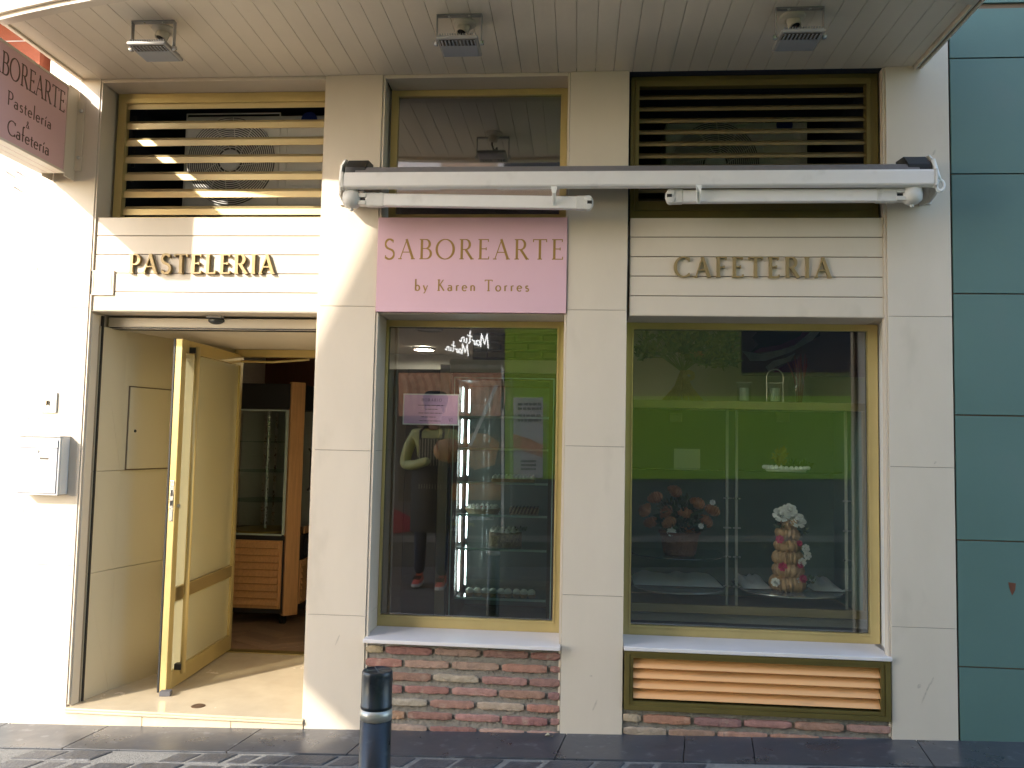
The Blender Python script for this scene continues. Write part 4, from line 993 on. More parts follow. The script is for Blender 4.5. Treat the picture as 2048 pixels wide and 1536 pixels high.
FY = .95
def fp(x, y, dy=0): return at(x, y, FY+dy)
def fridge_b():
    a, b = fp(905, 745), fp(1106, 1245)
    x0, x1, zt_ = a.x, b.x, a.z; zs0 = fp(1000, 1215).z
    t = thing('display_fridge', 'tall glass fronted fridge with lit tubes and cakes behind the narrow window', 'fridge', ((x0+x1)/2, FY, 0))
    m = MB(); y1 = FY+.55
    m.box(x0, x0+.045, FY, y1, FL, zt_); m.box(x1-.045, x1, FY, y1, FL, zt_); m.box(x0+.045, x1-.045, FY, y1, FL, zs0-.10); m.box(x0+.045, x1-.045, FY, y1, zt_-.05, zt_); m.box(x0+.045, x1-.045, y1-.02, y1, zs0-.10, zt_-.05)
    body = m.build('cabinet', mat('brown fridge frame', (.085, .05, .035), .45), t, bevel=.003)
    m = MB(); m.box(x0-.02, x1+.03, FY-.02, y1, zt_+.001, zt_+.085); m.build('top_board', mat('beige board', (.55, .47, .36), .5), t, bevel=.003)
    m = MB(); m.box(x0-.075, x0-.012, FY-.03, FY+.05, FL, zt_+.05); m.box(x1+.012, x1+.06, FY-.02, FY+.05, FL, zt_+.0); m.build('side_post', mat('tan side post', (.30, .24, .16), .5), t, bevel=.003)
    m = MB(); m.box(x0+.05, x1-.05, y1-.03, y1-.021, zs0-.09, zt_-.06); m.build('back_panel', mat('dull grey lining', (.125, .135, .12), .5), t)
    m = MB(); m.box(x0+.02, x1-.02, FY-.016, FY-.010, zs0-.13, zt_-.035); m.build('door_glass', 'green', t)
    m = MB(); ring(m, x0+.016, x1-.016, zs0-.134, zt_-.031, FY-.022, FY-.016, .006, .006, .006, .006); m.build('door_edge', mat('pale glass edge', (.45, .62, .56), .3), t)
    shelves = []
    for y in (833, 897, 965, 1030, 1098, 1197):
        z = fp(1000, y, .02).z; shelves.append(z); m = MB(); m.box(x0+.05, x1-.05, FY+.02, y1-.04, z-.006, z); m.build('shelf', 'shelf', t)
        m = MB(); m.box(x0+.05, x1-.05, FY+.012, FY+.0195, z-.012, z+.002); m.build('shelf_edge', mat('pale shelf edge', (.42, .52, .46), .4) if 'pale shelf edge' not in bpy.data.materials else bpy.data.materials['pale shelf edge'], t)
    zl = [zt_-.07]+shelves
    for za, zb_ in zip(zl[:-1], zl[1:]):
        for dy, xx in ((.07, x0+.062), (.30, x0+.075)):
            m = MB(); m.box(xx-.0042, xx+.0042, FY+dy, FY+dy+.010, zb_+.03, za-.02); m.build('lit_tube', 'led', t)
    m = MB(); m.box(-.62, -.36, FY-.03, FY-.018, zs0-.125, zs0-.085); m.build('base_grille', 'black', t)
    return shelves
SH = fridge_b()

# ------------------------------------------------ bakery goods
def croissant(mb, c, ax, up, L, r, bend=.35, n=56, k=12):
    c, ax, up = Vector(c), Vector(ax).normalized(), Vector(up); up = (up-ax*up.dot(ax)).normalized(); pts = []; rs = []
    for i in range(n+1):
        u = 2*i/n-1; pts.append(c+ax*(u*L/2)+up*(-bend*L*.5*(u*u)))
        sw = ((u*3.6+.5) % 1.0) if u >= 0 else ((-u*3.6+.5) % 1.0); ridge = 1.13-.42*sw; rs.append(max(.0025, r*(1-abs(u)**2.2)**.75*ridge+.002))
    mb.tube(pts, rs, k)
def rose(mb, c, n_, r):
    c = Vector(c); n_ = Vector(n_).normalized(); a = n_.cross(Z_ if abs(n_.z) < .9 else X_).normalized(); b = n_.cross(a)
    for ringi, (rr, hh, cnt) in enumerate(((.25, .55, 3), (.5, .45, 5), (.78, .28, 6), (1.0, .10, 7))):
        for q in range(cnt):
            t = 2*math.pi*(q+.4*ringi)/cnt; d1 = a*math.cos(t)+b*math.sin(t); tg = -a*math.sin(t)+b*math.cos(t); w = r*rr*2.0/cnt*1.9
            base = c+d1*(r*rr*.45); top = c+d1*(r*rr)+n_*(r*hh)
            vs = [base-tg*w*.4, base+tg*w*.4, (base+top)/2+d1*r*.10+tg*w*.62, (base+top)/2+d1*r*.10-tg*w*.62, top+tg*w*.4-d1*r*.03, top-tg*w*.4-d1*r*.03, top+n_*r*.04]
            mb.add(vs, [(0, 1, 2, 3), (3, 2, 4, 5), (5, 4, 6)])
    mb.ball(c+n_*r*.35, r*.22, 8, 6)
def foliage(mb, c, sp, n, size, R_=R, up=.3):
    c = Vector(c)
    for _ in range(n):
        while True:
            q = Vector((R_.uniform(-1, 1), R_.uniform(-1, 1), R_.uniform(-1, 1)))
            if q.length < 1: break
        p = c+Vector((q.x*sp[0], q.y*sp[1], q.z*sp[2])); d = (q+Vector((R_.uniform(-.6, .6), R_.uniform(-.6, .6), up+R_.uniform(-.3, .5)))).normalized(); s = size*R_.uniform(.6, 1.5)
        w = d.cross(Vector((R_.uniform(-1, 1), R_.uniform(-1, 1), R_.uniform(-1, 1)))).normalized()*s*.24
        mb.add([p-d*s*.5, p+w, p+d*s*.5, p-w+Vector((0, 0, .1*s))], [(0, 1, 2), (0, 2, 3)])

def cake_thing(name, label, cat, loc): return thing(name, label, cat, loc)
# fridge cakes
z = SH[2]; q = fp(1028, 960, .12); t = cake_thing('cream_tart', 'long tart topped with piped white cream on the third fridge shelf', 'tart', (q.x, q.y, z))
m = MB(); m.box(q.x-.145, q.x+.135, FY+.06, FY+.22, z+.001, z+.022); m.build('pastry_base', 'crust', t, bevel=.005)
m = MB()
for i in range(11):
    for j in range(3): m.lathe([(.0165, 0), (.014, .012), (.006, .022), (0, .026)], (q.x-.128+i*.025, FY+.085+j*.05, z+.022), (R.uniform(-.2, .2), R.uniform(-.2, .2), 1), 9)
m.build('piped_cream', 'cream2', t, smooth=True)
z = SH[3]; q = fp(965, 1020, .15); t = cake_thing('berry_tart', 'round tart rimmed with cream rosettes on the fourth fridge shelf', 'tart', (q.x, q.y, z))
m = MB(); m.lathe([(0, 0), (.105, 0), (.122, .028), (.112, .03), (.108, .024), (0, .024)], (q.x, FY+.17, z+.001), (0, 0, 1), 32); m.build('pastry_base', 'crust', t)
m = MB(); 
for i in range(18):
    a = i*math.pi/9; m.lathe([(.016, 0), (.015, .01), (.008, .022), (0, .027)], (q.x+.095*math.cos(a), FY+.17+.095*math.sin(a), z+.026), (0, 0, 1), 9)
m.build('piped_cream', 'cream2', t, smooth=True)
m = MB(); m.lathe([(0, .045), (.05, .04), (.078, .026)], (q.x, FY+.17, z), (0, 0, 1), 20); m.build('filling', mat('rosy jelly', (.42, .15, .12), .2, var=.3), t)
q = fp(1050, 1020, .15); t = cake_thing('glazed_loaf_cake', 'striped golden loaf cake on a tray beside the rosette tart', 'cake', (q.x, q.y, z))
m = MB(); m.box(q.x-.10, q.x+.09, FY+.08, FY+.18, z+.001, z+.045); m.build('loaf', 'crust', t, bevel=.012, seg=3)
m = MB()
for i in range(8): m.obox((q.x-.098+i*.023, FY+.079, z+.004), (.012, 0, 0), (.018, 0, .045), (0, .1, .002))
m.build('glaze_stripe', mat('dark glaze', (.13, .06, .02), .25), t)
z = SH[4]; q = fp(1010, 1090, .16); t = cake_thing('nut_cake', 'round nut coated cake crowned with cream rosettes on the fifth fridge shelf', 'cake', (q.x, q.y, z))
m = MB(); m.lathe([(0, 0), (.108, 0), (.110, .004), (.108, .088), (.102, .094), (0, .094)], (q.x, FY+.18, z+.001), (0, 0, 1), 40); m.build('cake_body', 'nut', t, smooth=False)
m = MB()
for i in range(14):
    a = i*2*math.pi/14; m.lathe([(.020, 0), (.019, .012), (.010, .026), (0, .032)], (q.x+.086*math.cos(a), FY+.18+.086*math.sin(a), z+.094), (R.uniform(-.15, .15), R.uniform(-.15, .15), 1), 9)
m.build('piped_cream', 'cream2', t, smooth=True)
m = MB(); foliage(m, (q.x+.10, FY+.15, z+.115), (.06, .04, .012), 30, .03); m.build('leaf_sprig', 'leaf', t)
z = SH[5]
for i in range(9):
    q = fp(940+i*15.5, 1190, .10); t = cake_thing('cream_bun', ['left', 'second', 'third', 'fourth', 'middle', 'sixth', 'seventh', 'eighth', 'right'][i] and 'cream filled bun in the front row on the lowest fridge shelf', 'bun', (q.x, q.y, z)); t['group'] = 'cream buns on the lowest fridge shelf'
    m = MB(); m.lathe([(0, 0), (.021, 0), (.0255, .012), (.0245, .022)], (q.x, FY+.07, z+.002), (0, 0, 1), 14); m.build('bun_base', 'crust', t, smooth=True)
    m = MB(); m.lathe([(.0235, .022), (.0265, .030), (.024, .042), (.012, .052), (0, .054)], (q.x, FY+.07, z+.002), (R.uniform(-.1, .1), 0, 1), 14); m.build('cream_top', 'cream2', t, smooth=True)

# notice taped in the narrow window
a, b = at(807, 787, .285), at(917, 851, .285)
t = thing('notice', 'pink opening hours notice with white border inside the narrow window', 'notice', ((a.x+b.x)/2, .285, (a.z+b.z)/2))
m = MB(); m.box(a.x, b.x, .284, .286, b.z, a.z); m.build('paper', 'paper', t)
m = MB(); m.box(a.x+.007, b.x-.007, .2825, .2838, b.z+.007, a.z-.007); m.build('print_area', 'notice', t)
m = MB(); w_ = b.x-a.x; hq = a.z-b.z
textline(m, 'HORARIO', (a.x+w_*.33, .2824, a.z-hq*.24), X_, Z_, -Y_, hq*.09, w_*.36, .13, .08, .0004)
for k, (l0, l1) in enumerate(((.27, .74), (.40, .62), (.28, .70), (.33, .60), (.30, .68))):
    x = l0; z = a.z-hq*(.38+.125*k)
    while x < l1:
        w2_ = R.uniform(.03, .09); m.box(a.x+w_*x, a.x+w_*min(l1, x+w2_), .2818, .2824, z, z+hq*.022); x += w2_+.012
m.tube([Vector((a.x+w_*(.86+.05*math.cos(k*.9)*(.5+.03*k)), .2822, b.z+hq*(.17+.07*math.sin(k*1.3)))) for k in range(14)], .0006, 5)
m.build('print', mat('grey ink', (.16, .10, .15), .6), t)

# ------------------------------------------------ display cabinet behind the wide window
CY = .40
dc = thing('display_cabinet', 'gold framed glass display cabinet with two bays behind the wide window', 'cabinet', (.95, CY, 0))
ca, cb = at(1264, 806, CY), at(1735, 1215, CY); gx0, gx1 = ca.x, cb.x
ztop = (at(1264, 800, CY).z+at(1735, 806, CY).z)/2; zth = ztop-.045; zb1 = (at(1264, 1206, CY).z+at(1731, 1223, CY).z)/2; zb0 = zb1-.045
m = MB(); m.box(gx0-.01, gx1+.02, CY, CY+.035, zth, ztop); m.box(gx0-.01, gx1+.0, CY, CY+.035, zb0, zb1); m.box(gx1-.014, gx1+.012, CY+.001, CY+.034, zb1, zth)
m.build('cabinet_frame', mat('aged gold frame', (.24, .185, .085), .42, metal=.3), dc, bevel=.003)
m = MB(); m.box(gx0-.01, gx1+.02, CY+.0355, CY+.62, ztop-.03, ztop-.002); m.build('cabinet_top', mat('cream cabinet top', (.46, .42, .33), .5), dc)
m = MB(); m.box(gx0-.01, gx1+.02, CY+.62, CY+.64, zb1-.05, ztop); m.box(gx1+.012, gx1+.02, CY+.04, CY+.62, zb0, ztop-.03); m.box(gx0-.012, gx0-.004, CY+.04, CY+.62, zb0, ztop-.03); m.build('cabinet_back', mat('pale green back panel', (.13, .20, .175), .6), dc)
m = MB(); m.box(gx0-.01, gx1+.01, CY+.036, CY+.62, zb1-.10, zb1-.055); m.build('cabinet_floor', mat('grey cabinet floor', (.22, .22, .20), .4), dc)
m = MB(); m.box(gx0-.01, gx1+.01, CY-.05, CY+.55, FL, zb0-.06); m.build('plinth', 'black2', dc)
zsh = at(1400, 940, CY+.08).z; zmid = at(1360, 1120, CY+.06).z; ztr = at(1400, 1188, CY+.06).z
def halfdisc(m, cx_, cy_, rx, ry, z, th):
    pts = [Vector((cx_+rx*math.cos(math.pi+math.pi*k/24), cy_+ry*math.sin(math.pi+math.pi*k/24), z)) for k in range(25)]
    m.prism(pts+[Vector((cx_+rx, cy_+.22, z)), Vector((cx_-rx, cy_+.22, z))], (0, 0, th))
l0, l1 = at(1262, 1100, CY+.30).x, at(1452, 1100, CY+.30).x; r0, r1 = at(1478, 1100, CY+.30).x, at(1690, 1100, CY+.30).x
for (xa, xb, zz, nm) in ((l0, l1, zsh, 1), (r0, r1, zsh, 1), (l0, l1, zmid, 1)):
    m = MB(); halfdisc(m, (xa+xb)/2, CY+.34, (xb-xa)/2-.006, .24, zz-.006, .006); m.build('glass_shelf', 'shelf', dc)
    m = MB(); m.tube([Vector(((xa+xb)/2+((xb-xa)/2-.006)*math.cos(math.pi+math.pi*k/24), CY+.34+.24*math.sin(math.pi+math.pi*k/24), zz-.003)) for k in range(25)], .003, 6); m.build('shelf_rim', mat('dark glass rim', (.02, .06, .05), .2) if 'dark glass rim' not in bpy.data.materials else bpy.data.materials['dark glass rim'], dc)
for (xa, xb) in ((l0, l1), (r0, r1)):
    m = MB(); halfdisc(m, (xa+xb)/2, CY+.34, (xb-xa)/2-.004, .28, ztr-.008, .008); m.build('round_tray', mat('mirror tray', (.38, .40, .37), .12, metal=.5) if 'mirror tray' not in bpy.data.materials else bpy.data.materials['mirror tray'], dc, bevel=.002)
m = MB()
for xx in (l1+.006, r0-.014, r1+.010): m.box(xx-.007, xx+.007, CY+.30, CY+.316, zb1-.05, ztop-.035)
m.build('shelf_rail', mat('cream rail', (.50, .50, .42), .5), dc)
m = MB()
for xx in (l1+.006, r0-.014, r1+.010):
    for y in (996, 1055, 1113, 1172): zz = at(1450, y, CY+.3).z; m.box(xx-.022, xx+.022, CY+.285, CY+.30, zz-.004, zz+.004)
m.build('shelf_clip', 'steel', dc)
for x in (1357, 1578):
    q = at(x, 835, CY+.45); m = MB(); m.box(q.x-.042, q.x+.042, CY+.598, CY+.618, q.z-.025, q.z+.035); m.build('vent_cover', mat('pale vent cover', (.30, .33, .27), .5) if 'pale vent cover' not in bpy.data.materials else bpy.data.materials['pale vent cover'], dc, bevel=.006)
# blank card
q = at(1374, 938, CY+.32); m = MB(); m.box(q.x-.078, q.x+.078, CY+.320, CY+.322, zsh+.001, zsh+.118); tag(m.build('blank_card', mat('pale card', (.42, .42, .33), .7)), 'plain pale card standing on the left glass shelf of the cabinet', 'card')
# platter with greens
q = at(1572, 932, CY+.22); t = thing('garnished_platter', 'white scalloped platter with green sprigs on the right glass shelf', 'platter', (q.x, q.y, zsh))
m = MB(); m.lathe([(0, .003), (.10, .003), (.122, .022), (.128, .022), (.11, .0), (0, 0)], (q.x, CY+.22, zsh+.001), (0, 0, 1), 28)
for k in range(28): a = k*math.pi/14; m.ball((q.x+.124*math.cos(a), CY+.22+.124*math.sin(a), zsh+.022), .012, 6, 5)
m.build('platter', 'white', t)
m = MB(); foliage(m, (q.x-.03, CY+.22, zsh+.085), (.045, .05, .055), 160, .026); m.build('tall_sprig', mat('ochre sprig', (.22, .17, .05), .6, var=.3), t)
m = MB(); foliage(m, (q.x+.06, CY+.20, zsh+.04), (.09, .05, .022), 150, .028); m.build('leaf_garnish', 'leaf', t)
# croissant tower
q = at(1574, 1190, CY+.27); TX, TY = q.x, CY+.26; tz0 = ztr+.001; TH = at(1574, 1012, CY+.26).z-tz0
t = thing('croissant_tower', 'stacked croissant tower topped with white roses on the round tray', 'croissant tower', (TX, TY, tz0))
lay = [(.0, .112, 3), (.155, .098, 3), (.30, .092, 3), (.44, .086, 3), (.58, .078, 2), (.70, .064, 2)]
for li, (f_, rr, n) in enumerate(lay):
    for k in range(n):
        a = -math.pi/2+(k-(n-1)/2)*1.15+R.uniform(-.2, .2)+(.35 if li % 2 else -.2); m = MB()
        c = Vector((TX+rr*.50*math.cos(a), TY+rr*.50*math.sin(a), tz0+TH*f_+.046)); ax = Vector((-math.sin(a), math.cos(a), R.uniform(-.45, .45)))
        croissant(m, c, ax, (math.cos(a), math.sin(a), 0), .15-.008*li, .046-.003*li, .35); m.build('croissant', 'crust', t, smooth=True)
m = MB(); m.lathe([(.05, 0), (.045, TH*.75), (0, TH*.78)], (TX, TY+.015, tz0), (0, 0, 1), 14); m.build('core', 'crustdk', t)
for (dx, dz, rr) in ((-.042, .90, .052), (.046, .84, .055), (.004, .955, .045)):
    m = MB(); rose(m, (TX+dx, TY-.035, tz0+TH*dz), (dx*4, -.75, .55), rr); m.build('white_rose', 'rosew', t)
for (dx, f_, s_) in ((-.062, .62, .024), (.05, .58, .018), (-.045, .30, .026), (.07, .17, .024), (.055, .33, .02)):
    m = MB(); rose(m, (TX+dx, TY-.075, tz0+TH*f_), (dx*3, -1, .2), s_); m.build('magenta_flower', 'rosep', t)
for (dx, f_) in ((.085, .52), (.065, .36), (.04, .13), (-.085, .12), (.095, .44)):
    m = MB(); rose(m, (TX+dx, TY-.072, tz0+TH*f_), (dx*3, -1, .1), .026); m.build('white_blossom', 'rosew', t)
m = MB(); foliage(m, (TX+.06, TY-.03, tz0+TH*.72), (.05, .05, .03), 50, .025); foliage(m, (TX+.10, TY-.04, tz0+TH*.14), (.05, .03, .03), 40, .022); foliage(m, (TX-.055, TY-.04, tz0+TH*.78), (.03, .03, .025), 30, .022); m.build('green_leaf', 'leaf', t)
# basket of croissant flowers
q = at(1360, 1112, CY+.24); BXx, BYy, bz = q.x, CY+.27, zmid+.001
t = thing('flower_basket', 'wicker basket bouquet of orange croissant blooms in the left cabinet bay', 'basket', (BXx, BYy, bz))
hb = at(1360, 1062, CY+.27).z-bz
m = MB(); m.lathe([(0, 0), (.085, 0), (.095, .01), (.118, hb), (.125, hb), (.125, hb-.012), (.11, hb-.01), (.10, hb*.6)], (BXx, BYy, bz), (0, 0, 1), 32); m.build('wicker_pot', 'wicker', t)
for (x, y, kk) in ((1290, 1020, 0), (1310, 995, 0), (1350, 982, 0), (1395, 1006, 1), (1425, 1020, 1), (1332, 1024, 0), (1370, 1026, 1), (1302, 1044, 0), (1338, 1045, 1), (1412, 1042, 0), (1377, 1058, 1)):
    p = at(x, y, CY+.24+R.uniform(-.05, .05)); m = MB(); d_ = Vector((p.x-BXx, p.y-BYy, .25)).normalized()
    croissant(m, p, Vector((d_.z, 0, -d_.x))*1.0+Vector((R.uniform(-.5, .5), R.uniform(-.3, .3), R.uniform(-.5, .5))), (0, -1, .3), .095, .031, .3); m.build('croissant_bloom', 'crustdk' if kk else 'orangepet', t, smooth=True)
m = MB()
for k in range(9): m.tube([(BXx+R.uniform(-.05, .05), BYy, bz+hb*.8), (BXx+R.uniform(-.14, .14), BYy+R.uniform(-.03, .05), bz+hb+R.uniform(.08, .2))], .004, 5)
foliage(m, (BXx, BYy-.01, bz+hb+.12), (.15, .07, .09), 170, .05); foliage(m, (BXx, BYy-.03, bz+hb+.035), (.15, .08, .045), 240, .04); foliage(m, (BXx+.06, BYy, bz+hb+.08), (.06, .05, .06), 90, .04); m.build('dark_foliage', 'leaf', t)
for x, y in ((1343, 1064), (1402, 1052), (1425, 1005)):
    p = at(x, y, CY+.18); m = MB(); rose(m, p, (0, -1, .3), .028 if x == 1343 else .017); m.build('white_flower', 'rosew', t)
# crumpled white cloth below
m = MB()
for xa, xb in ((l0+.02, l1-.02), (r0+.02, r0+.19), (r1-.19, r1-.01)):
    n = 26; vs = []; fs = []
    for i in range(n+1):
        for j in range(9):
            u, v_ = i/n, j/8; vs.append((xa+(xb-xa)*u, CY+.26+.30*v_, ztr+.006+math.sin(math.pi*min(1, u*1.02))**.5*v_*(.045+.006*math.sin(17*u+5*v_)+.005*math.sin(31*u-9*v_)+.016*math.sin(6*u+2))))
    for i in range(n):
        for j in range(8): A = i*9+j; fs.append((A, A+9, A+10, A+1))
    m.add(vs, fs)
cl = m.build('tulle_cloth', mat('white tulle', (.60, .62, .58), .8), None, smooth=True); tag(cl, 'crumpled white tulle lying around the round trays in the cabinet', 'cloth')

# bouquet on the cabinet
q = at(1365, 800, CY+.25); t = thing('dried_bouquet', 'large green bouquet tied with raffia standing on the cabinet top', 'bouquet', (q.x, q.y, ztop))
kx, kz = q.x, at(1365, 748, CY+.25).z
m = MB()
for k in range(130):
    a = R.uniform(-1, 1); b_ = R.uniform(-.8, .8); m.tube([(kx+.012*a, q.y+.012*b_, kz+.02), (kx+.05*a, q.y+.05*b_, (kz+ztop)/2+.01), (kx+.125*a+R.uniform(-.02, .02), q.y+.09*b_, ztop+.003)], .0022, 4)
for k in range(26):
    rr = R.uniform(.015, .035); an = R.uniform(-.6, .6); m.tube([(kx+.03+rr*math.cos(f_*.5), q.y-.045+R.uniform(-.01, .01)+.01*math.sin(f_), kz-.012+rr*.8*math.sin(f_*.5)+an*.01) for f_ in range(13)], .0025, 4, closed=True)
m.build('raffia_skirt', 'straw', t)
m = MB()
for k in range(46):
    a = R.uniform(-1, 1); b_ = R.uniform(-1, 1); tip = Vector((kx+.30*a+.02, q.y+.12*b_, kz+.10+.22*R.random()*(1-.4*abs(a))))
    m.tube([(kx, q.y, kz+.01), (kx+.12*a, q.y+.05*b_, kz+.10), tip], .0022, 4)
m.build('stems', 'leaf2', t)
m = MB(); m.m = 0
for k in range(58):
    a = R.uniform(-1, 1); b_ = R.uniform(-1, 1); zc = kz+.07+.24*R.random()*(1-.35*abs(a)); m.m = R.choice((0, 0, 1)); foliage(m, (kx+.27*a+.03, q.y+.11*b_, zc), (.05, .05, .04), 26, .045, up=.4)
m.build('leaves', ['leaf2', 'leaf'], t)
m = MB(); foliage(m, (kx+.07, q.y-.08, kz+.11), (.035, .03, .03), 60, .02); m.build('rust_blossom', 'orangepet', t)
m = MB(); p = at(1270, 700, CY+.1); foliage(m, (p.x+.05, CY+.2, p.z), (.06, .03, .02), 14, .07); m.build('drooping_leaf', 'leaf', t)
# lanterns
def lantern(x, arch, label):
    q = at(x, 798, CY+.16); t = thing('glass_lantern', label, 'lantern', (q.x, q.y, ztop))
    m = MB(); m.lathe([(.040, 0), (.042, .004), (.042, .118), (.038, .118), (.038, .006), (0, .006), (0, 0)], (q.x, CY+.16, ztop), (0, 0, 1), 24); m.build('glass_jar', 'clear', t)
    m = MB(); m.lathe([(0, 0), (.026, 0), (.026, .075), (0, .075)], (q.x, CY+.16, ztop+.012), (0, 0, 1), 18); m.build('candle', mat('pale green candle', (.45, .5, .38), .5) if 'pale green candle' not in bpy.data.materials else bpy.data.materials['pale green candle'], t)
    m = MB(); m.tube([(q.x+.042*math.cos(k*math.pi/12), CY+.16+.042*math.sin(k*math.pi/12), ztop+.119) for k in range(24)], .002, 5, closed=True)
    if arch: m.tube([(q.x-.047, CY+.16, ztop)]+[(q.x-.047*math.cos(k*math.pi/12), CY+.16, ztop+.15+.05*math.sin(k*math.pi/12)) for k in range(13)]+[(q.x+.047, CY+.16, ztop)], .0035, 6)
    m.build('wire_frame', mat('pale wire', (.5, .47, .38), .4, metal=.6) if 'pale wire' not in bpy.data.materials else bpy.data.materials['pale wire'], t)
lantern(1488, False, 'round glass candle jar without a handle on the cabinet top')
lantern(1550, True, 'glass candle lantern with an arched wire handle on the cabinet top')
q = at(1600, 798, CY+.32); t = thing('glass_vase', 'clear glass vase of thin red stems beside the arched lantern', 'vase', (q.x, q.y, ztop))
m = MB(); m.lathe([(.05, 0), (.07, .05), (.068, .13), (.045, .21), (.05, .22)], (q.x, CY+.32, ztop), (0, 0, 1), 24); m.build('vase', 'clear', t, smooth=True)
m = MB()
for k in range(12): a = R.uniform(-1, 1); m.tube([(q.x+.02*a, CY+.32, ztop+.01), (q.x+.04*a, CY+.30, ztop+.15), (q.x+.09*a, CY+.30+R.uniform(-.03, .03), ztop+.27+R.uniform(-.03, .04))], .003, 5)
m.build('red_stem', mat('red stem', (.25, .03, .03), .5), t)
# canvas with dark plume and ribbon, on the wall behind
WY = 1.10
a, b = at(1484, 640, WY), at(1735, 748, WY); t = thing('wall_canvas', 'plum and black canvas with silver ribbon hanging behind the lanterns', 'canvas', ((a.x+b.x)/2, WY, b.z))
m = MB(); m.box(a.x, b.x, WY, WY+.03, b.z-.02, a.z+.02); m.build('panel', 'mauve', t)
P = lambda L, k: [Vector((at(x, y, WY).x, WY-.002-.003*k, at(x, y, WY).z)) for x, y in L]
m = MB(); m.prism(P([(1508, 640), (1640, 640), (1640, 672), (1600, 690), (1560, 702), (1530, 700), (1500, 706), (1516, 690), (1504, 676), (1514, 664)], 1), (0, .003, 0)); m.build('black_plume', 'black2', t)
m = MB(); m.prism(P([(1500, 708), (1560, 700), (1600, 686), (1640, 660), (1645, 640), (1618, 640), (1600, 672), (1560, 690), (1520, 696)], 2), (0, .003, 0)); m.prism(P([(1545, 745), (1570, 728), (1600, 715), (1608, 745)], 2), (0, .003, 0)); m.build('plum_band', 'purple', t)
m = MB(); m.prism(P([(1484, 702), (1500, 722), (1530, 722), (1580, 705), (1625, 680), (1640, 662), (1625, 660), (1590, 690), (1560, 700), (1520, 708)], 3), (0, .003, 0)); m.prism(P([(1530, 735), (1545, 722), (1570, 716), (1590, 706), (1580, 722), (1550, 734), (1538, 745)], 4), (0, .003, 0)); m.build('silver_ribbon', 'silver', t)
m = MB(); m.box(.26, 1.86, WY+.04, WY+.08, FL, 2.455); part(m, 'rear_partition', mat('beige partition', (.40, .36, .28), .7), bevel=0)
# ceiling lamps
for (x, y, Yl, on, lab) in ((848, 702, 4.3, True, 'lit round ceiling lamp seen through the narrow window'), (858, 665, 2.7, False, 'unlit dark round ceiling lamp seen through the narrow window')):
    q = at(x, y, Yl); t = thing('ceiling_lamp', lab, 'ceiling lamp', (q.x, Yl, 2.46))
    m = MB(); m.lathe([(0, -.02), (.09, -.02), (.10, 0)], (q.x, Yl, 2.459), (0, 0, 1), 24); m.build('diffuser', 'lampon' if on else 'lampgrey', t)
    m = MB(); m.lathe([(.10, -.002), (.105, -.03), (.12, -.03), (.125, -.002)], (q.x, Yl, 2.459), (0, 0, 1), 24); m.build('rim', 'lampgrey', t)

# ================================================================== THE SHOP ACROSS THE LANE (seen in the glass)
OY = -5.0
def op(x, y, k=0):
    p = at(x, y, .544-OY); return Vector((p.x, OY+.004+.006*k, p.z))
bk = thing('opposite_shop', 'dark shop front with lime panels across the lane, mirrored in the windows', 'shop', (2, OY, 0))
def flat(L, k, name, mt, par=bk, th=.005):
    m = MB(); m.prism([op(x, y, k) for x, y in L], (0, -th, 0)); return m.build(name, mt, par)
def rect(x0, y0, x1, y1): return [(x0, y0), (x1, y0), (x1, y1), (x0, y1)]
m = MB(); m.box(-4.95, 6.6, -14, OY, -.3, 3.3); m.build('shop_wall', mat('charcoal facade', (.12, .12, .115), .5), bk)
m = MB(); m.box(-4.95, 6.6, -14, OY+.0, 3.3, 4.1); m.m = 1; m.box(-4.95, 6.6, -14, OY, 4.1, 7.45); m.build('upper_wall', ['stone', 'orangewood'], bk)
# unseen bay, its sloping ends shaped to throw the slanted shade on the pillar
m = MB(); m.prism([Vector((-4.94, OY-.02, z)) if False else Vector((x, OY-.02, z)) for x, z in ((-4.94, 3.12), (-5.36, 3.45), (-5.36, 5.05), (-4.94, 5.95))], (0, -5, 0)); m.build('shade_bay', 'stone', bk)
for z in (4.5,):
    for x in (-4.2, -2.6, -1.0, .6, 2.2, 3.8):
        m = MB(); m.box(x, x+.9, OY, OY+.03, z, z+1.5); w = m.build('window', 'white', bk); m = MB(); m.box(x+.07, x+.83, OY+.0301, OY+.035, z+.07, z+1.43); m.build('blind', 'paper' if (x < -1 and z < 5) else 'oppdark', w)
flat(rect(1010, 560, 1200, 958), 1, 'lime_panel', 'lime'); flat(rect(1200.2, 792, 1800, 958), 1, 'lime_panel', 'lime')
flat(rect(1200.2, 560, 1800, 791.5), 1, 'dim_lime_panel', mat('dimmed lime panel', (.15, .19, .05), .6))  # darker copy of the lime, the dimmer reflection put into its colour
flat(rect(1483, 560, 1724, 745), 2, 'dark_sign', 'oppdark')
flat(rect(1027, 795, 1086, 956), 2, 'bread_poster', 'inkgrey')
m = MB()
for k, y in enumerate((806, 815, 829, 838)):
    x = 1036
    while x < 1080: w = R.uniform(4, 11); m.prism([op(a, b, 3) for a, b in rect(x, y, min(x+w, 1082), y+5)], (0, -.004, 0)); x += w+2
for y in (920, 928, 936): m.prism([op(a, b, 3) for a, b in rect(1042, y, 1072, y+4)], (0, -.004, 0))
m.build('poster_print', 'oppgrey', bk)
flat([(1027, 868), (1060, 878), (1085, 890), (1085, 915), (1055, 905), (1027, 895)], 3, 'poster_pastry', 'inkbrown')
flat(rect(745, 712, 1006, 724), 1, 'fascia_band', 'oppgrey'); flat(rect(745, 730, 1006, 738), 1, 'fascia_band', 'opptrim')
flat(rect(1003, 735, 1008, 1066), 3, 'door_jamb', 'paper')
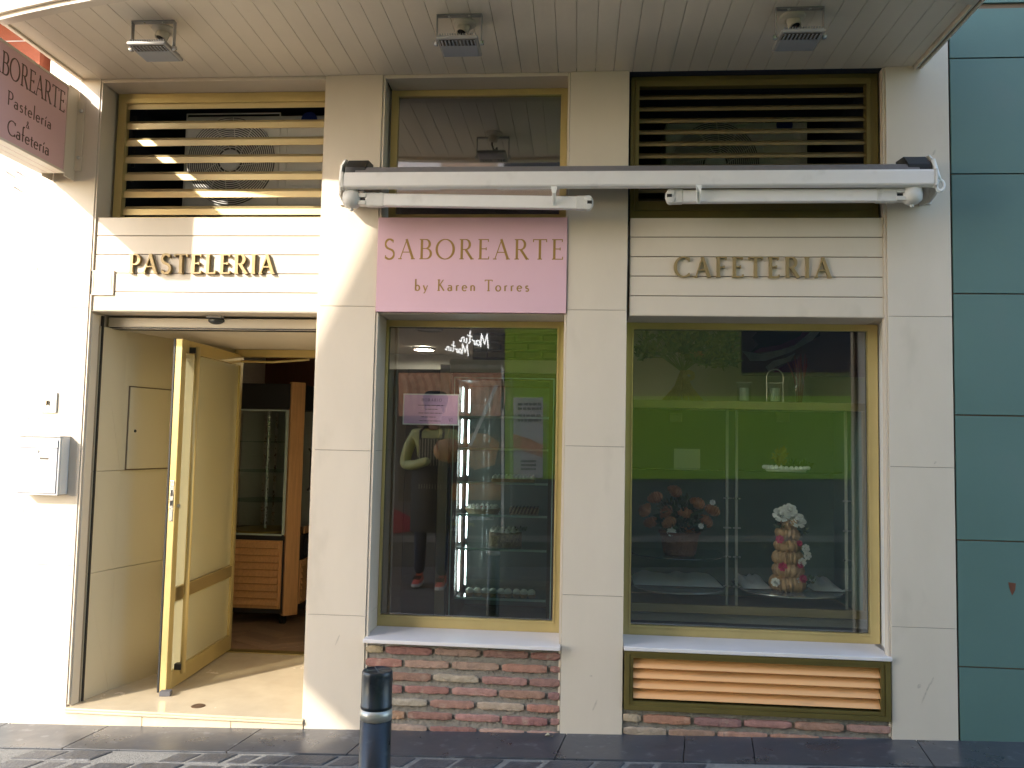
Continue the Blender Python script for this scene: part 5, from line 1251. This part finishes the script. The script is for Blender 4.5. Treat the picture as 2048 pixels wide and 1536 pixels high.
flat(rect(700, 1071, 1780, 1084), 2, 'window_sill', 'opptrim')
flat(rect(700, 1138, 1780, 1152), 2, 'kerb', 'oppgrey')
flat(rect(756, 744, 778, 768), 2, 'lit_box', 'paper')
flat(rect(756, 975, 776, 990), 2, 'white_tray', 'paper')
flat([(768, 1008), (800, 1022), (832, 1040), (830, 1062), (790, 1066), (765, 1050)], 2, 'red_cushion', 'inkred')
# printed window poster: baker in a striped apron with loaves
flat(rect(797, 744, 1003, 1002), 1, 'window_poster', mat('poster ink dark', (.07, .06, .05), .5))
flat(rect(798, 746, 1002, 832), 2, 'poster_pastry_band', 'inkbrown')
m = MB()
for k in range(13):
    x = 800+k*16; m.prism([op(a, b, 3) for a, b in ((x, 752), (x+9, 747), (x+17, 770), (x+19, 800), (x+13, 826), (x+9, 800), (x+8, 772))], (0, -.004, 0))
m.build('poster_pastry_fold', mat('poster ink fold', (.72, .46, .31), .5, var=.3, vscale=9), bk)
for L in ([(925, 880), (945, 866), (975, 868), (1000, 885), (990, 930), (950, 940), (928, 925)], [(892, 966), (1002, 964), (1002, 1000), (894, 1000)]): flat(L, 5, 'poster_loaf', 'inkbread')
flat([(990, 770), (998, 770), (945, 890), (935, 896)], 6, 'poster_diagonal', 'inkpale')
a = op(988, 1040, 2); wtx = op(988, 1040).x-op(850, 1040).x
fonttext('Cuando algo te gusta mucho', wtx/13.2*1.0, a, -X_, Z_, Y_, 'white', 'window_lettering', bk)
a = op(948, 1051, 2); fonttext('pero mucho, mucho,', wtx/13.2, a, -X_, Z_, Y_, 'yellowink', 'window_lettering', bk)
a = op(930, 1062, 2); fonttext('lo dices dos veces:', wtx/13.2, a, -X_, Z_, Y_, 'white', 'window_lettering', bk)
GLOW = mat('glowing white script', (.8, .8, .8), .4, var=0, emit=(1, 1, .97), estr=.9)  # emission added so the white strokes show in the window reflection
def script(x0, y0, k, name, slope=-.30, r=.010):
    "handwritten word, drawn as it shows mirrored, M at the right hand end"
    W = [[(0, 0), (3, -36), (9, -8), (17, -34), (19, 0)], [(28, -14), (23, -15), (21, -7), (25, -1), (29, -7), (29, -14), (31, -1)], [(34, -1), (35, -13), (36, -9), (41, -13)], [(45, -34), (46, -4), (50, -1)], [(40, -20), (52, -21)], [(54, -13), (54, -2), (57, -1)], [(60, -1), (60, -13), (63, -13), (66, -11), (67, -1), (72, -3)]]
    for st in W:
        P = [op(x0-x*k, y0+y*k+x*k*slope, 4) for x, y in st]; m = MB()
        Q = []
        for i in range(len(P)-1):
            for q in range(4): Q.append(P[i].lerp(P[i+1], q/4))
        Q.append(P[-1]); m.tube(Q, r, 6); m.build(name, GLOW, bk)
script(977, 698, .80, 'script_stroke', -.25, .0085); script(937, 712, .64, 'script_stroke', -.25, .0075); script(874, 1052, .6, 'script_stroke', .02, .006)

# ================================================================== PASSER-BY (mirrored in the narrow window)
def skinned(name, chain, mt, parent, sub=2):
    "chain: list of (points, radii) branches starting from shared points"
    me = bpy.data.meshes.new(name); vs = []; es = []; rs = []; idx = {}
    for pts, rr in chain:
        prev = None
        for p, r in zip(pts, rr):
            key = tuple(round(c, 4) for c in p)
            if key not in idx: idx[key] = len(vs); vs.append(p); rs.append(r)
            if prev is not None and prev != idx[key]: es.append((prev, idx[key]))
            prev = idx[key]
    me.from_pydata([tuple(v) for v in vs], es, []); me.materials.append(MT[mt])
    o = bpy.data.objects.new(name, me); COL.objects.link(o); adopt(o, parent)
    md = o.modifiers.new('skin', 'SKIN'); md.use_smooth_shade = True
    for i, r in enumerate(rs):
        q = r if isinstance(r, tuple) else (r, r); me.skin_vertices[0].data[i].radius = q
    me.skin_vertices[0].data[0].use_root = True
    s_ = o.modifiers.new('sub', 'SUBSURF'); s_.levels = sub; s_.render_levels = sub
    return o
PX, PY = -1.50, -3.70; pz = gz(PX); K = 1.18
ps_ = thing('person', 'person in olive sweater, striped black apron, jeans and coral trainers mirrored in the narrow window', 'person', (PX, PY, pz))
def pp(x, y, z): return (PX+x*K, PY+y*K, pz+z*K)
sc = lambda L: [tuple(c*K for c in q) if isinstance(q, tuple) else q*K for q in L]
def sk(name, chain, mt, sub=2): return skinned(name, [(p, sc(r)) for p, r in chain], mt, ps_, sub)
HL = pp(.22, .26, 1.20); HR = pp(.17, .30, 1.12)
sk('body', [([pp(0, 0, 1.36), pp(0, .005, 1.43), pp(0, .02, 1.50), pp(0, .02, 1.57), pp(0, .015, 1.63)], [.07, .052, .078, .092, .062])]
   + [([pp(.20, .16, 1.20), pp(.20, .22, 1.22), pp(.20, .27, 1.24)], [.028, .036, .024]), ([pp(.02, .27, 1.11), pp(.07, .29, 1.135), pp(.12, .30, 1.15)], [.028, .036, .024])], 'skin')
for bx, by, bz_, dx, dy, dz in ((.20, .26, 1.235, .02, .05, .02), (.115, .30, 1.15, .06, .02, .01)):
    for k in range(5):
        f_ = (.6, .9, 1.0, .92, .75)[k]; o_ = (k-2)*.013
        ofs = (o_, 0, 0) if dy > dx else (0, 0, o_)
        b0 = (bx+ofs[0], by, bz_+ofs[2]); b1 = (b0[0]+dx*f_*.6, b0[1]+dy*f_*.6, b0[2]+dz*f_); b2 = (b0[0]+dx*f_, b0[1]+dy*f_, b0[2]+dz*f_-.014)
        if k == 0: b1 = (b1[0]-.012, b1[1], b1[2]+.016)
        sk('finger', [([pp(*b0), pp(*b1), pp(*b2)], [.010, .009, .007])], 'skin', 1)
sk('sweater', [([pp(0, 0, .90), pp(0, 0, 1.02), pp(0, 0, 1.16), pp(0, -.005, 1.30), pp(0, .0, 1.40)], [(.150, .105), (.148, .105), (.155, .11), (.165, .10), (.075, .07)]),
   ([pp(0, -.005, 1.30), pp(-.17, 0, 1.335), pp(-.235, -.0, 1.20), pp(-.265, .01, 1.06), pp(-.15, .17, 1.06), pp(.01, .27, 1.11)], [(.165, .10), .062, .055, .052, .047, .040]),
   ([pp(0, -.005, 1.30), pp(.17, 0, 1.335), pp(.235, .0, 1.21), pp(.26, .02, 1.10), pp(.20, .15, 1.195)], [(.165, .10), .062, .055, .05, .040])], 'inkolive')
sk('jeans', [([pp(0, 0, .92), pp(0, 0, .84)], [(.15, .11), (.145, .112)])]
   + [([pp(0, 0, .84), pp(s*.085, 0, .76), pp(s*.10, .02+.02*s, .46), pp(s*.11, .0+.05*s, .09)], [(.145, .112), .088, .062, .050]) for s in (-1, 1)], 'jean')
# apron: a shaped panel standing off the chest, with straps and pinstripes
def front_y(x, z): return .125+.02-(x*x)*2.2+(.01 if z < 1.0 else 0)
def sheet(name, xs_of_z, zs, mt, off=0.0, n=8):
    vs = []; fs = []
    for z in zs:
        a_, b_ = xs_of_z(z)
        for i in range(n+1):
            x = a_+(b_-a_)*i/n; vs.append(pp(x, front_y(x, z)+off, z))
    for j in range(len(zs)-1):
        for i in range(n): A = j*(n+1)+i; fs.append((A, A+1, A+n+2, A+n+1))
    m = MB(); m.add(vs, fs); N = len(vs); m.add([Vector(v)-Vector((0, .006, 0)) for v in vs], [f[::-1] for f in fs])
    return m.build(name, mt, ps_, smooth=True)
wz = lambda z: (-.115, .115) if z > 1.12 else ((-.165, .165) if z > .98 else (-.18, .18))
sheet('apron', wz, [.48, .6, .75, .9, .97, 1.04, 1.12, 1.13, 1.22, 1.30], 'inkblack')
ps_stripe = mat('pale apron stripe', (.42, .40, .30), .8)
for k in range(9): sheet('apron_stripe', lambda z, k=k: (-.108+k*.026, -.108+k*.026+.009), [1.06, 1.14, 1.22, 1.295], ps_stripe, .006, 2)
for k in range(9): sheet('pocket_stripe', lambda z, k=k: (-.10+k*.024, -.10+k*.024+.006), [.86, .90], ps_stripe, .008, 2)
for s in (-1, 1):
    m = MB(); m.tube([pp(s*.10, .125, 1.29), pp(s*.105, .105, 1.36), pp(s*.08, .03, 1.405), pp(s*.04, -.06, 1.41)], .014, 6); m.build('apron_strap', 'inkblack', ps_)
for s in (-1, 1):
    m = MB(); yo = .05*s
    def sole(zz, g_): return [Vector(pp(s*.112+x*g_, yo+y, zz)) for x, y in ((-.036, -.07), (.036, -.07), (.040, 0), (.046, .10), (.034, .175), (0, .195), (-.034, .175), (-.042, .10), (-.036, 0))]
    m.prism(sole(.002, 1), (0, 0, .028*K)); m.build('trainer_sole', 'sole', ps_, bevel=.006)
    m = MB(); S0 = sole(.0305, .94); c0_ = sum(S0, Vector())/9
    m.add(S0+[Vector((c0_.x+(v.x-c0_.x)*.72, c0_.y-.03+(v.y-c0_.y)*.76, pz+(.115 if v.y < c0_.y else .068))) for v in S0], [tuple(range(8, -1, -1)), tuple(range(9, 18))]+[(i, (i+1) % 9, (i+1) % 9+9, i+9) for i in range(9)])
    up_ = m.build('trainer', 'coral', ps_, bevel=.008, seg=3)
    for k in range(3):
        m = MB(); m.obox(pp(s*.112-.035, yo+.07+.022*k, .082-.008*k), (.07*K, 0, 0), (0, .010, -.004), (0, .002, .006)); m.build('lace', 'jacket', up_)
m = MB(); m.lathe([(.06, -.09*K), (.088*K, -.06*K), (.104*K, -.0), (.112*K, .03*K), (.115*K, .07*K), (.09*K, .115*K), (0, .13*K)], pp(0, -.01, 1.60), (0, -.10, 1), 20); m.build('cap', 'inkblack', ps_, smooth=True)
for nm, c, r, sc_ in (('nose', (0, .118, 1.555), .016, (.8, 1, 1.3)), ('ear', (-.094, .02, 1.56), .02, (.4, .8, 1.3)), ('ear', (.094, .02, 1.56), .02, (.4, .8, 1.3))):
    m = MB(); m.ball(pp(*c), r*K, 8, 6, sc_); m.build(nm, 'skin', ps_, smooth=True)
for s in (-1, 1): m = MB(); m.ball(pp(s*.034, .098, 1.583), .011, 8, 6); m.build('eye', 'hair', ps_)
m = MB(); a_ = Vector(pp(-.022, .104, 1.508)); m.obox(a_, (.05, 0, 0), (0, .006, 0), (0, 0, .006)); m.build('mouth', 'rosep', ps_)
lo_ = thing('bread_loaf', 'large round bread held against the striped apron', 'bread', pp(.20, .36, 1.16)); m = MB()
m.ball(pp(.20, .37, 1.20), .13*K, 16, 10, (1.1, .75, .8)); m.build('crust', 'crust', lo_, smooth=True)
m = MB()
for k in range(3): m.tube([pp(.12+.08*k+.02*math.sin(q), .37+.0955*math.cos((q-3)*.25), 1.20+.028*(q-3)) for q in range(7)], .008, 6)
m.build('crust_ridge', 'crustdk', lo_)
